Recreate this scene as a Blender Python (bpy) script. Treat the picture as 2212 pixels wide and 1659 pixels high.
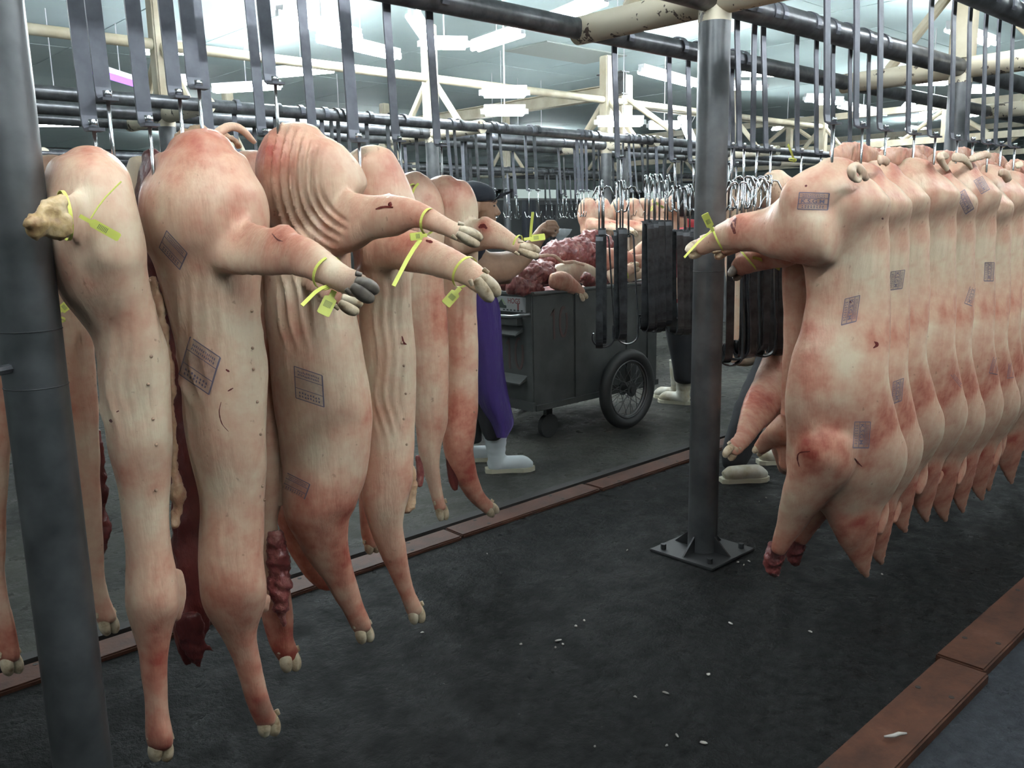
import bpy, bmesh, math, random
import numpy as np
from mathutils import Vector, Matrix, noise as mnoise
from mathutils.bvhtree import BVHTree

random.seed(7); rng = np.random.default_rng(7)
for o in list(bpy.data.objects): bpy.data.objects.remove(o)
S = bpy.context.scene
COL = S.collection

# ------------------------------------------------------------------ camera
W, H, F = 2212., 1659., 1856.
PITCH, ROLL, AZ = math.radians(10.7), math.radians(1.08), math.radians(47.)
C0 = np.array([0., 0., 1.5])
_f = np.array([math.cos(AZ)*math.cos(PITCH), math.sin(AZ)*math.cos(PITCH), -math.sin(PITCH)])
_r = np.array([math.sin(AZ), -math.cos(AZ), 0.]); _u = np.cross(_r, _f)
_c, _s = math.cos(ROLL), math.sin(ROLL)
RGT, UPV, FWD = _c*_r - _s*_u, _s*_r + _c*_u, _f
cam = bpy.data.objects.new('camera', bpy.data.cameras.new('camera')); COL.objects.link(cam)
cam.data.sensor_width = 36.; cam.data.lens = F*36./W; cam.data.clip_start = .05
cam.matrix_world = Matrix(((RGT[0], UPV[0], -FWD[0], C0[0]), (RGT[1], UPV[1], -FWD[1], C0[1]),
                           (RGT[2], UPV[2], -FWD[2], C0[2]), (0, 0, 0, 1)))
S.camera = cam
S.cycles.use_light_tree = False

# ------------------------------------------------------------------ world, exposure
wd = bpy.data.worlds.new('world'); S.world = wd; wd.use_nodes = True
wd.node_tree.nodes['Background'].inputs[0].default_value = (.55, .7, .75, 1)
wd.node_tree.nodes['Background'].inputs[1].default_value = .3
# thin haze in the hall air, also standing in for lens glow round lamps
HAZE = .0024
_v = wd.node_tree.nodes.new('ShaderNodeVolumeScatter'); _v.inputs['Color'].default_value = (.9, .97, 1, 1); _v.inputs['Density'].default_value = HAZE; _v.inputs['Anisotropy'].default_value = .6
wd.cycles.volume_sampling = 'DISTANCE'
wd.node_tree.links.new(_v.outputs[0], wd.node_tree.nodes['World Output'].inputs['Volume'])
vs = S.view_settings
vs.view_transform = 'Standard'; vs.look = 'None'; vs.gamma = 1; vs.use_curve_mapping = False
EXPOSURE = -0.1
vs.exposure = EXPOSURE
LAMP = 150.            # radiance of a fluorescent tube
S.cycles.max_bounces = 4; S.cycles.diffuse_bounces = 2; S.cycles.glossy_bounces = 2; S.cycles.volume_bounces = 0
S.cycles.use_adaptive_sampling = True; S.cycles.adaptive_threshold = .04
S.cycles.use_denoising = True
S.cycles.caustics_reflective = False; S.cycles.caustics_refractive = False
S.cycles.sample_clamp_indirect = 4.

# ------------------------------------------------------------------ pixel -> world (photograph read on real planes)
def ray(px, py): return RGT*((px-W/2)/F) + UPV*(-(py-H/2)/F) + FWD
def onY(px, py, Y): d = ray(px, py); return C0 + d*((Y-C0[1])/d[1])
def onZ(px, py, z): d = ray(px, py); return C0 + d*((z-C0[2])/d[2])
def onX(px, py, X): d = ray(px, py); return C0 + d*((X-C0[0])/d[0])
def project(V):
    q = np.asarray(V) - C0
    z = q@FWD
    return W/2 + F*(q@RGT)/z, H/2 - F*(q@UPV)/z, z

# ------------------------------------------------------------------ objects
ORG = {}
def link(o): COL.objects.link(o); return o
def tag(o, label=None, cat=None, group=None, kind=None):
    if label: o['label'] = label
    if cat: o['category'] = cat
    if group: o['group'] = group
    if kind: o['kind'] = kind
    return o
def empty(name, loc, label=None, cat=None, group=None, kind=None):
    o = link(bpy.data.objects.new(name, None)); o.location = tuple(map(float, loc)); o.empty_display_size = .05
    ORG[o.name] = np.array(loc, float); return tag(o, label, cat, group, kind)
def mesh_obj(name, verts, faces, mat, parent=None, smooth=False, loc=None):
    org = ORG[parent.name] if parent is not None else (np.array(loc, float) if loc is not None else np.zeros(3))
    me = bpy.data.meshes.new(name)
    V = np.asarray(verts, float).reshape(-1, 3) - org
    me.from_pydata(V.tolist(), [], [list(map(int, f)) for f in faces]); me.update()
    if mat: me.materials.append(mat)
    if smooth: me.polygons.foreach_set('use_smooth', [True]*len(me.polygons))
    o = link(bpy.data.objects.new(name, me))
    if parent is not None: o.parent = parent
    else: o.location = tuple(org)
    ORG[o.name] = org
    return o
def kids(o): return [c for c in bpy.data.objects if c.parent == o]
def copy_tree(o, parent=None, shallow=False):
    c = o.copy(); link(c); c.parent = parent
    if not shallow:
        for k in CH.get(o.name, ()): copy_tree(k, c)
    return c
CH = {}
def index_children():
    CH.clear()
    for o in bpy.data.objects:
        if o.parent is not None: CH.setdefault(o.parent.name, []).append(o)

class MB:
    def __init__(s): s.v = []; s.f = []
    def add(s, V, Fc):
        n = len(s.v); s.v += [tuple(map(float, p)) for p in V]; s.f += [tuple(i+n for i in f) for f in Fc]; return s
    def box(s, c, d, M=None):
        x, y, z = [q/2 for q in d]
        V = np.array([(-x,-y,-z),(x,-y,-z),(x,y,-z),(-x,y,-z),(-x,-y,z),(x,-y,z),(x,y,z),(-x,y,z)])
        if M is not None: V = V@np.asarray(M).T
        return s.add(V + np.asarray(c), [(0,3,2,1),(4,5,6,7),(0,1,5,4),(1,2,6,5),(2,3,7,6),(3,0,4,7)])
    def bevbox(s, c, d, b=.01, M=None):
        bm = bmesh.new(); bmesh.ops.create_cube(bm, size=1)
        for v in bm.verts: v.co = Vector((v.co.x*d[0], v.co.y*d[1], v.co.z*d[2]))
        bmesh.ops.bevel(bm, geom=bm.edges[:], offset=b, segments=2, affect='EDGES')
        bm.verts.index_update()
        V = np.array([v.co[:] for v in bm.verts])
        if M is not None: V = V@np.asarray(M).T
        s.add(V+np.asarray(c), [[v.index for v in f.verts] for f in bm.faces]); bm.free(); return s
    def tube(s, path, r, seg=12, caps=True, up=None, ratio=1.):
        P = np.asarray(path, float); n = len(P); r = np.broadcast_to(np.asarray(r, float), (n,))
        T = np.gradient(P, axis=0) if n > 2 else np.array([P[1]-P[0]]*2)
        T /= np.linalg.norm(T, axis=1)[:, None]+1e-12
        a = np.array(up, float) if up is not None else (np.array([0,0,1.]) if abs(T[0][2]) < .9 else np.array([1.,0,0]))
        V = []; N = None
        for i in range(n):
            a = a - T[i]*(a@T[i]); a /= np.linalg.norm(a)+1e-12; b = np.cross(T[i], a)
            for k in range(seg):
                t = 2*math.pi*k/seg; V.append(P[i] + r[i]*(math.cos(t)*a*ratio + math.sin(t)*b))
        Fc = [(i*seg+k, i*seg+(k+1) % seg, (i+1)*seg+(k+1) % seg, (i+1)*seg+k) for i in range(n-1) for k in range(seg)]
        if caps: Fc += [tuple(range(seg-1, -1, -1)), tuple((n-1)*seg+k for k in range(seg))]
        return s.add(V, Fc)
    def cyl(s, p0, p1, r, seg=16, caps=True): return s.tube([p0, p1], r, seg, caps)
    def strip(s, path, width, w, t):
        """flat bar: rectangle of width w along `width` and thickness t swept along path"""
        P = np.asarray(path, float); n = len(P); u = np.asarray(width, float); u /= np.linalg.norm(u)
        T = np.gradient(P, axis=0) if n > 2 else np.array([P[1]-P[0]]*2)
        V = []
        for i in range(n):
            m = np.cross(T[i], u); m /= np.linalg.norm(m)+1e-12
            for a, b in ((-1,-1),(1,-1),(1,1),(-1,1)): V.append(P[i] + u*a*w/2 + m*b*t/2)
        Fc = [(i*4+k, i*4+(k+1) % 4, (i+1)*4+(k+1) % 4, (i+1)*4+k) for i in range(n-1) for k in range(4)]
        return s.add(V, Fc+[(3,2,1,0), tuple((n-1)*4+k for k in range(4))])
    def prism(s, poly, z0, z1, axes):
        """extrude a 2-D polygon; axes = origin, u, v, n"""
        o, u, v, nn = [np.asarray(a, float) for a in axes]; m = len(poly)
        V = [o+u*a+v*b+nn*z for z in (z0, z1) for a, b in poly]
        return s.add(V, [tuple(range(m-1,-1,-1)), tuple(range(m, 2*m))]+[(k, (k+1) % m, m+(k+1) % m, m+k) for k in range(m)])
    def torus(s, c, ax, R, r, seg=32, sec=10, a0=0., a1=2*math.pi):
        ax = np.asarray(ax, float)/np.linalg.norm(ax); a = np.cross(ax, [0,0,1.]) if abs(ax[2]) < .9 else np.cross(ax, [1.,0,0]); a /= np.linalg.norm(a); b = np.cross(ax, a)
        c = np.asarray(c, float); V = []
        for i in range(seg):
            t = 2*math.pi*i/seg; d = math.cos(t)*a+math.sin(t)*b
            for k in range(sec):
                p = 2*math.pi*k/sec; V.append(c + d*(R+r*math.cos(p)) + ax*r*math.sin(p))
        return s.add(V, [(i*sec+k, i*sec+(k+1) % sec, ((i+1) % seg)*sec+(k+1) % sec, ((i+1) % seg)*sec+k) for i in range(seg) for k in range(sec)])
    def build(s, name, mat, parent=None, smooth=False, loc=None, auto=False):
        o = mesh_obj(name, s.v, s.f, mat, parent, smooth or auto, loc)
        if auto:
            bm = bmesh.new(); bm.from_mesh(o.data)
            for e in bm.edges:
                if len(e.link_faces) == 2 and e.calc_face_angle(0) > .6: e.smooth = False
            bm.to_mesh(o.data); bm.free()
        return o

# ------------------------------------------------------------------ materials
def mat(name, col, rough=.5, metal=0., spec=.5, build=None):
    m = bpy.data.materials.new(name); m.use_nodes = True; nt = m.node_tree
    b = nt.nodes['Principled BSDF']
    b.inputs['Base Color'].default_value = (*col, 1); b.inputs['Roughness'].default_value = rough
    b.inputs['Metallic'].default_value = metal; b.inputs['Specular IOR Level'].default_value = spec
    if build: build(nt, b)
    return m
def N(nt, t, **kw):
    n = nt.nodes.new(t)
    for k, v in kw.items():
        if k in n.inputs: n.inputs[k].default_value = v
        else: setattr(n, k, v)
    return n
def noise_tex(nt, scale, detail=3., rough=.55, vec=None, src='Object', stretch=None):
    tc = N(nt, 'ShaderNodeTexCoord'); n = N(nt, 'ShaderNodeTexNoise', Scale=scale, Detail=detail, Roughness=rough)
    out = tc.outputs[src]
    if stretch:
        mp = N(nt, 'ShaderNodeMapping'); mp.inputs['Scale'].default_value = stretch; nt.links.new(out, mp.inputs[0]); out = mp.outputs[0]
    nt.links.new(out, n.inputs['Vector']); return n.outputs['Fac']
def ramp(nt, fac, stops):
    r = N(nt, 'ShaderNodeValToRGB'); e = r.color_ramp.elements
    while len(e) < len(stops): e.new(.5)
    for i, (p, c) in enumerate(stops): e[i].position = p; e[i].color = (*c, 1) if len(c) == 3 else c
    nt.links.new(fac, r.inputs[0]); return r.outputs[0]
def mixc(nt, fac, a, b, mode='MIX'):
    m = N(nt, 'ShaderNodeMix', data_type='RGBA', blend_type=mode)
    for s, i in ((fac, 0), (a, 6), (b, 7)):
        if hasattr(s, 'is_linked'): nt.links.new(s, m.inputs[i])
        else: m.inputs[i].default_value = s if i == 0 else (*s, 1)
    return m.outputs[2]
def math_(nt, op, a, b=0., c=None):
    m = N(nt, 'ShaderNodeMath', operation=op)
    for i, s in enumerate((a, b) if c is None else (a, b, c)):
        if hasattr(s, 'is_linked'): nt.links.new(s, m.inputs[i])
        else: m.inputs[i].default_value = s
    return m.outputs[0]
def bump(nt, bsdf, h, strength=.3, dist=.01, prev=None):
    b = N(nt, 'ShaderNodeBump', Strength=strength, Distance=dist); nt.links.new(h, b.inputs['Height'])
    if prev is not None: nt.links.new(prev, b.inputs['Normal'])
    nt.links.new(b.outputs[0], bsdf.inputs['Normal']); return b.outputs[0]

def b_galv(nt, b):
    n = noise_tex(nt, 9, 4); m = noise_tex(nt, 40, 2)
    nt.links.new(ramp(nt, n, [(.3, (.085,.09,.095)), (.7, (.165,.17,.175))]), b.inputs['Base Color'])
    nt.links.new(ramp(nt, n, [(.3, (.3,)*3), (.7, (.48,)*3)]), b.inputs['Roughness']); bump(nt, b, m, .08, .002)
M_GALV = mat('galvanised_pipe', (.35,.37,.4), .38, .7, build=b_galv)
def b_rail(nt, b):
    n = noise_tex(nt, 14, 4)
    nt.links.new(ramp(nt, n, [(.35, (.05,.05,.055)), (.7, (.14,.145,.155))]), b.inputs['Base Color'])
M_RAIL = mat('worn_rail_steel', (.1,.1,.11), .34, .6, build=b_rail)
def b_cream(nt, b):
    n = noise_tex(nt, 13, 5, .62); m = noise_tex(nt, 3, 3)
    cr = ramp(nt, m, [(.3, (.62,.55,.40)), (.7, (.72,.66,.52))])
    f = ramp(nt, n, [(.60, (0,0,0)), (.615, (1,1,1))])
    nt.links.new(mixc(nt, f, cr, (.09,.065,.05)), b.inputs['Base Color']); bump(nt, b, f, .25, .003)
M_CREAM = mat('peeling_cream_paint', (.7,.64,.5), .5, build=b_cream)
M_CREAM2 = mat('cream_roof_paint', (.66,.58,.42), .5, build=lambda nt, b: nt.links.new(ramp(nt, noise_tex(nt, 5, 4), [(.3,(.5,.42,.28)),(.65,(.68,.62,.47))]), b.inputs['Base Color']))
def b_bar(nt, b):
    n = noise_tex(nt, 22, 4)
    nt.links.new(ramp(nt, n, [(.3, (.10,.105,.125)), (.72, (.16,.165,.19))]), b.inputs['Base Color'])
M_BAR = mat('flat_hanger_bar_steel', (.2,.2,.22), .4, .65, build=b_bar)
M_BAR_DARK = mat('dark_oily_hanger_bar_steel', (.035,.037,.04), .33, .7, build=lambda nt, b: nt.links.new(ramp(nt, noise_tex(nt, 20, 4), [(.3,(.018,.019,.021)),(.75,(.075,.078,.085))]), b.inputs['Base Color']))
M_ROD = mat('bright_hook_rod', (.62,.63,.64), .24, 1.)
M_FOOTPLATE = mat('black_base_plate', (.03,.03,.032), .5, .4)

def b_skin(nt, b):
    at = N(nt, 'ShaderNodeAttribute', attribute_name='red'); tone = at.outputs['Fac']
    n1 = noise_tex(nt, 5.5, 5, .6); n2 = noise_tex(nt, 22, 4, .6); n3 = noise_tex(nt, 95, 2); n4 = noise_tex(nt, 46, 3, .5)
    t = math_(nt, 'ADD', tone, math_(nt, 'MULTIPLY', math_(nt, 'SUBTRACT', n1, .5), 1.15))
    t = math_(nt, 'ADD', t, math_(nt, 'MULTIPLY', math_(nt, 'SUBTRACT', n2, .5), .45))
    c = ramp(nt, t, [(0., (.76,.61,.44)), (.2, (.72,.51,.36)), (.45, (.655,.38,.265)), (.72, (.55,.235,.16)), (1., (.36,.075,.05))])
    sp = ramp(nt, n4, [(.69, (0,0,0)), (.75, (1,1,1))])
    c = mixc(nt, math_(nt, 'MULTIPLY', sp, .5), c, (.30,.14,.08))
    ag = N(nt, 'ShaderNodeAttribute', attribute_name='grey')
    c = mixc(nt, ag.outputs['Fac'], c, (.15,.115,.085))
    nt.links.new(c, b.inputs['Base Color'])
    nt.links.new(ramp(nt, n2, [(.3, (.33,)*3), (.7, (.5,)*3)]), b.inputs['Roughness'])
    w = noise_tex(nt, 7, 4, .6, stretch=(3.2, 3.2, .55))
    p = bump(nt, b, w, .5, .014)
    bump(nt, b, math_(nt, 'ADD', n2, math_(nt, 'MULTIPLY', n3, .5)), .25, .003, prev=p)
M_SKIN = mat('pale_pork_skin', (.7,.5,.4), .42, spec=.4, build=b_skin)
def b_meat(nt, b):
    n1 = noise_tex(nt, 9, 5, .65, stretch=(1,1,.6)); n2 = noise_tex(nt, 34, 4, .6)
    t = math_(nt, 'ADD', n1, math_(nt, 'MULTIPLY', math_(nt, 'SUBTRACT', n2, .5), .6))
    nt.links.new(ramp(nt, t, [(.25, (.07,.012,.013)), (.5, (.21,.045,.042)), (.64, (.33,.115,.10)), (.8, (.55,.36,.30))]), b.inputs['Base Color'])
    bump(nt, b, t, .6, .02)
M_MEAT = mat('raw_red_meat', (.35,.07,.06), .3, spec=.6, build=b_meat)
def b_dmeat(nt, b):
    n1 = noise_tex(nt, 12, 5, .65, stretch=(1,1,.5))
    nt.links.new(ramp(nt, n1, [(.3, (.05,.010,.010)), (.6, (.13,.025,.022)), (.8, (.32,.12,.09))]), b.inputs['Base Color']); bump(nt, b, n1, .6, .02)
M_DMEAT = mat('dark_cavity_meat', (.12,.03,.03), .32, spec=.5, build=b_dmeat)
def b_flap(nt, b):
    n1 = noise_tex(nt, 14, 5, .65)
    nt.links.new(ramp(nt, n1, [(.3, (.36,.16,.10)), (.55, (.55,.36,.22)), (.75, (.62,.47,.32))]), b.inputs['Base Color']); bump(nt, b, n1, .6, .015)
M_FLAP = mat('cut_fat_edge', (.6,.4,.25), .4, build=b_flap)
def b_hoof(nt, b):
    n1 = noise_tex(nt, 30, 4, .6)
    nt.links.new(ramp(nt, n1, [(.32, (.30,.20,.11)), (.5, (.60,.48,.32)), (.7, (.72,.62,.46))]), b.inputs['Base Color']); bump(nt, b, n1, .4, .006)
def b_stump(nt, b):
    n1 = noise_tex(nt, 26, 4, .6)
    nt.links.new(ramp(nt, n1, [(.32, (.25,.13,.05)), (.5, (.55,.38,.18)), (.7, (.68,.54,.33))]), b.inputs['Base Color']); bump(nt, b, n1, .5, .008)
M_STUMP = mat('yellow_gristle', (.6,.45,.25), .4, build=b_stump)
M_HOOF = mat('ivory_hoof', (.6,.5,.35), .42, build=b_hoof)
M_HOOF_DARK = mat('grey_hoof', (.16,.13,.11), .42, build=lambda nt, b: nt.links.new(ramp(nt, noise_tex(nt, 30, 4), [(.3,(.07,.055,.045)),(.7,(.24,.2,.16))]), b.inputs['Base Color']))
M_INK = mat('purple_stamp_ink', (.15,.12,.17), .6)
M_INK2 = mat('faded_stamp_ink', (.22,.165,.21), .6)
def b_wash(nt, b):
    n = noise_tex(nt, 70, 3); nt.links.new(ramp(nt, n, [(.3, (.06,)*3), (.7, (.26,)*3)]), b.inputs['Alpha'])
M_WASH = mat('thin_ink_wash', (.17,.14,.20), .6, build=b_wash)
M_TAG = mat('yellow_plastic', (.74,.78,.16), .4)
M_TAG2 = mat('barcode_print', (.30,.34,.10), .5)
M_TEAT = mat('dark_teat', (.42,.27,.18), .5)

def b_floor(nt, b):
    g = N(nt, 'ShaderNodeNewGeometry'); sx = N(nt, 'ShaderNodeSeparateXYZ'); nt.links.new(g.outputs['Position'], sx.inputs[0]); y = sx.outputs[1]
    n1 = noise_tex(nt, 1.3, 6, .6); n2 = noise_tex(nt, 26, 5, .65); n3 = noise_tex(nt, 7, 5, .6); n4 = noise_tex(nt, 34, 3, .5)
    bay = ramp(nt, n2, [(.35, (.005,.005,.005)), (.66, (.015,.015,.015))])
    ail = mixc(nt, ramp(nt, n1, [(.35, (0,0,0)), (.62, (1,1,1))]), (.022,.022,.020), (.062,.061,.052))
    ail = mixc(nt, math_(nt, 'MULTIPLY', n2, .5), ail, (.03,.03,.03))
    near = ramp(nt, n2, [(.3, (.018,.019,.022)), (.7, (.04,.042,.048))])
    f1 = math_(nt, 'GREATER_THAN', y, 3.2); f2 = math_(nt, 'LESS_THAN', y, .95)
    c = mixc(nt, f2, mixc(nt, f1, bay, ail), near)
    scr = ramp(nt, n4, [(.735, (0,0,0)), (.755, (1,1,1))])
    c = mixc(nt, math_(nt, 'MULTIPLY', scr, .3), c, (.16,.155,.15))
    nt.links.new(c, b.inputs['Base Color'])
    nt.links.new(ramp(nt, n3, [(.36, (.22,)*3), (.6, (.62,)*3)]), b.inputs['Roughness'])
    bump(nt, b, math_(nt, 'ADD', n2, math_(nt, 'MULTIPLY', n3, .8)), .55, .02)
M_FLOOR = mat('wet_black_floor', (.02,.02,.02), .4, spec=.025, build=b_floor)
def b_kerb(nt, b):
    n1 = noise_tex(nt, 8, 5, .65); n2 = noise_tex(nt, 60, 2)
    nt.links.new(ramp(nt, n1, [(.3, (.032,.012,.007)), (.6, (.072,.027,.015)), (.8, (.11,.05,.034))]), b.inputs['Base Color']); bump(nt, b, n2, .3, .004)
M_KERB = mat('red_terracotta_kerb', (.3,.12,.08), .6, spec=.2, build=b_kerb)
M_HOLE_SHADE = mat('hole_and_slot_shade', (.012,.009,.008), .8)
def b_ceil(nt, b):
    n1 = noise_tex(nt, .5, 5, .6); n2 = noise_tex(nt, 5, 4, .6)
    c = ramp(nt, n1, [(.3, (.50,.66,.67)), (.7, (.64,.77,.76))])
    c = mixc(nt, math_(nt, 'MULTIPLY', n2, .35), c, (.52,.60,.59))
    nt.links.new(c, b.inputs['Base Color'])
M_CEIL = mat('pale_teal_ceiling_board', (.5,.64,.65), .75, build=b_ceil)
M_CEIL2 = mat('stained_ceiling_board', (.44,.49,.45), .75)
M_WALL = mat('dark_grimy_wall', (.05,.055,.055), .8, build=lambda nt, b: nt.links.new(ramp(nt, noise_tex(nt, .8, 5), [(.3,(.02,.023,.024)),(.7,(.075,.08,.08))]), b.inputs['Base Color']))
M_WALLUP = mat('pale_upper_wall', (.42,.5,.48), .8)
M_WHITE = mat('white_enamel', (.8,.82,.84), .4)
def emit(name, col, strength):
    m = bpy.data.materials.new(name); m.use_nodes = True; nt = m.node_tree; nt.nodes.clear()
    e = N(nt, 'ShaderNodeEmission'); e.inputs[0].default_value = (*col, 1); e.inputs[1].default_value = strength
    o = N(nt, 'ShaderNodeOutputMaterial'); nt.links.new(e.outputs[0], o.inputs[0]); return m
M_TUBE = emit('cool_white_tube', (.88, .97, 1.), LAMP)
M_TUBE_OUT = emit('tube_over_the_bays', (.9, .97, 1.), LAMP*.23)
M_TUBE_FAR = emit('far_cool_white_tube', (.88, .97, 1.), LAMP*.3)
M_TUBE_V = emit('violet_glow_tube', (.42, .22, 1.), 2.4)  # violet cast of the overexposed lamp put into the tube colour
M_PANE = emit('daylit_pane', (.8, 1., .95), .6)
M_BIN = mat('grey_painted_bin_steel', (.085,.09,.09), .6, 0., .2, build=lambda nt, b: nt.links.new(ramp(nt, noise_tex(nt, 6, 5), [(.3,(.032,.034,.033)),(.7,(.06,.063,.06))]), b.inputs['Base Color']))
M_BINRIM = mat('worn_bin_rim', (.26,.27,.27), .35, .8)
M_TYRE = mat('black_tyre_rubber', (.013,.013,.013), .55)
M_SPOKE = mat('dull_spoke_steel', (.14,.14,.14), .4, .7)
M_PAINTRED = mat('faded_red_numeral_paint', (.045,.018,.016), .6)
M_SIGN = mat('grimy_white_sign', (.26,.27,.27), .5)
M_SIGNG = mat('dark_green_print', (.012,.02,.016), .6)
M_SIGNG2 = mat('pale_green_print', (.2,.26,.14), .6)
M_SIGNR = mat('dark_red_print', (.15,.03,.03), .6)
M_FACE = mat('human_skin', (.36,.20,.12), .5, build=lambda nt, b: nt.links.new(ramp(nt, noise_tex(nt, 12, 3), [(.3,(.30,.165,.10)),(.7,(.42,.25,.155))]), b.inputs['Base Color']))
M_CAP = mat('black_cap_cloth', (.010,.012,.02), .85)
M_HAIR = mat('black_hair', (.006,.006,.007), .5)
M_NAVY = mat('dark_navy_cloth', (.018,.02,.032), .9)
M_PURPLE = mat('purple_rubber_apron', (.062,.034,.19), .42, build=lambda nt, b: bump(nt, b, noise_tex(nt, 8, 3, stretch=(2,2,.7)), .5, .03))
M_TROUSER = mat('black_trouser_cloth', (.010,.010,.013), .9)
M_BOOT = mat('white_rubber_boot', (.62,.68,.70), .38)
M_SOLE = mat('yellowed_boot_sole', (.55,.53,.40), .5)
M_BOOT2 = mat('soiled_white_boot', (.50,.50,.42), .45, build=lambda nt, b: nt.links.new(ramp(nt, noise_tex(nt, 11, 4), [(.35,(.36,.31,.2)),(.6,(.56,.56,.48))]), b.inputs['Base Color']))
M_REDSHIRT = mat('red_shirt_cloth', (.42,.02,.03), .8)
M_PINKAPRON = mat('soiled_white_apron', (.55,.40,.36), .6, build=lambda nt, b: nt.links.new(ramp(nt, noise_tex(nt, 5, 4), [(.35,(.5,.12,.09)),(.6,(.62,.5,.45))]), b.inputs['Base Color']))
M_BLADE = mat('steel_blade', (.35,.37,.38), .3, .9)
M_SCRAP_GLINT = mat('white_fat_and_glint', (.42,.39,.35), .25, spec=.8)
M_BLOOD = mat('dark_blood', (.12,.012,.01), .3)

ORD = 'first second third fourth fifth sixth seventh eighth ninth tenth eleventh twelfth thirteenth fourteenth fifteenth sixteenth seventeenth eighteenth nineteenth twentieth twenty-first twenty-second twenty-third twenty-fourth twenty-fifth twenty-sixth twenty-seventh twenty-eighth'.split()
# ------------------------------------------------------------------ setting: floor, ceiling, walls
X0, X1, Y0, Y1, ZC = -7., 40., -7., 27., 3.75
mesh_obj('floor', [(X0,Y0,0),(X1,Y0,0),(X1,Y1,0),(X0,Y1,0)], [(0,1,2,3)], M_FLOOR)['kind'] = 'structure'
ceil = MB().box(((X0+X1)/2, (Y0+Y1)/2, ZC+.09), (X1-X0, Y1-Y0, .1)).build('ceiling', M_CEIL); ceil['kind'] = 'structure'
# ceiling boards, one by one where the photograph shows their joints, the rest as one joined part
bd = MB().box((0,0,0), (1.19,2.39,.02)).build('panel', M_CEIL, ceil); first = True
far = MB()
for i in range(int((X1-X0)/1.2)):
    for j in range(int((Y1-Y0)/2.4)):
        cx, cy = X0+.6+i*1.2, Y0+1.2+j*2.4
        dz = ZC+.03+random.uniform(-.004,.004)
        if 1 < cx < 15.5 and 3.5 < cy < 20:
            if first: o = bd; first = False
            else: o = bd.copy(); link(o); o.parent = ceil
            o.location = (cx, cy, dz)
        else: far.box((cx, cy, dz), (1.19,2.39,.02))
far.build('panel_field', M_CEIL, ceil)['kind'] = 'stuff'
c = onZ(1225, 117, ZC); MB().box((c[0], c[1], ZC+.012), (1.6,.8,.016)).build('patch_board', M_CEIL2, ceil)
def wall(name, c, d, m): o = MB().box(c, d).build(name, m); o['kind'] = 'structure'; return o
wall('wall_front', ((X0+X1)/2, Y0-.1, ZC/2), (X1-X0, .2, ZC), M_WALLUP)
wall('wall_left', (X0-.1, (Y0+Y1)/2, ZC/2), (.2, Y1-Y0, ZC), M_WALLUP)
wall('wall_right', (X1+.1, (Y0+Y1)/2, ZC/2), (.2, Y1-Y0, ZC), M_WALLUP)
wb = wall('wall_back', ((X0+X1)/2, Y1+.1, 1.05), (X1-X0, .2, 2.1), M_WALL)
MB().box(((X0+X1)/2, Y1+.1, 3.3), (X1-X0, .2, .9)).build('upper_panel', M_WALLUP, wb)
nwin = 0
for i in range(16):                                       # open strip of lights under the eaves at the far side
    x = X0+1.5+i*2.94
    MB().box((x-1.4, Y1+.1, 2.475), (.14,.2,.75)).build('mullion', M_WALL, wb)
    if i % 3 == 1: continue
    nwin += 1
    wn = MB().box((x, Y1+.12, 2.475), (2.66,.02,.75)).build('window_%d' % nwin, M_PANE); wn['kind'] = 'structure'

# kerbs of red slabs on both edges of the hanging bay
def kerb(name, y, w, x0, x1, h, L, joints=None, offs=()):
    t = empty(name, (x0, y, 0), kind='structure'); x = x0; i = 0
    while x < x1:
        dy = offs[i % len(offs)] if offs else random.uniform(-.006,.006)
        s = MB().bevbox((x+L/2, y+dy, h/2-.01), (L-.012, w, h+.02), .006).build('slab', M_KERB, t)
        for fx in (.2, .74):
            for fy in (-.3, .32): jx = x+L*fx+random.uniform(-.03,.03); MB().cyl((jx, y+dy+w*fy, h-.004), (jx, y+dy+w*fy, h+.0012), .009, 8).build('lifting_hole_shade', M_HOLE_SHADE, s)  # dark discs on the slab, shade of the holes put into the colour
        x += L; i += 1
    return t
kerb('trim_1', .905, .155, .83, 9.5, .032, 1.02, offs=(-.012, .0, .018, -.018, .012))
kerb('trim_2', 3.12, .14, -2.6, 12.5, .018, 1.02)
sl = MB().box((5., 3.235, .012), (16., .055, .024)).build('trim_3', M_HOLE_SHADE); sl['kind'] = 'structure'  # dark bar in place of the shaded slot beside the slabs

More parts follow.
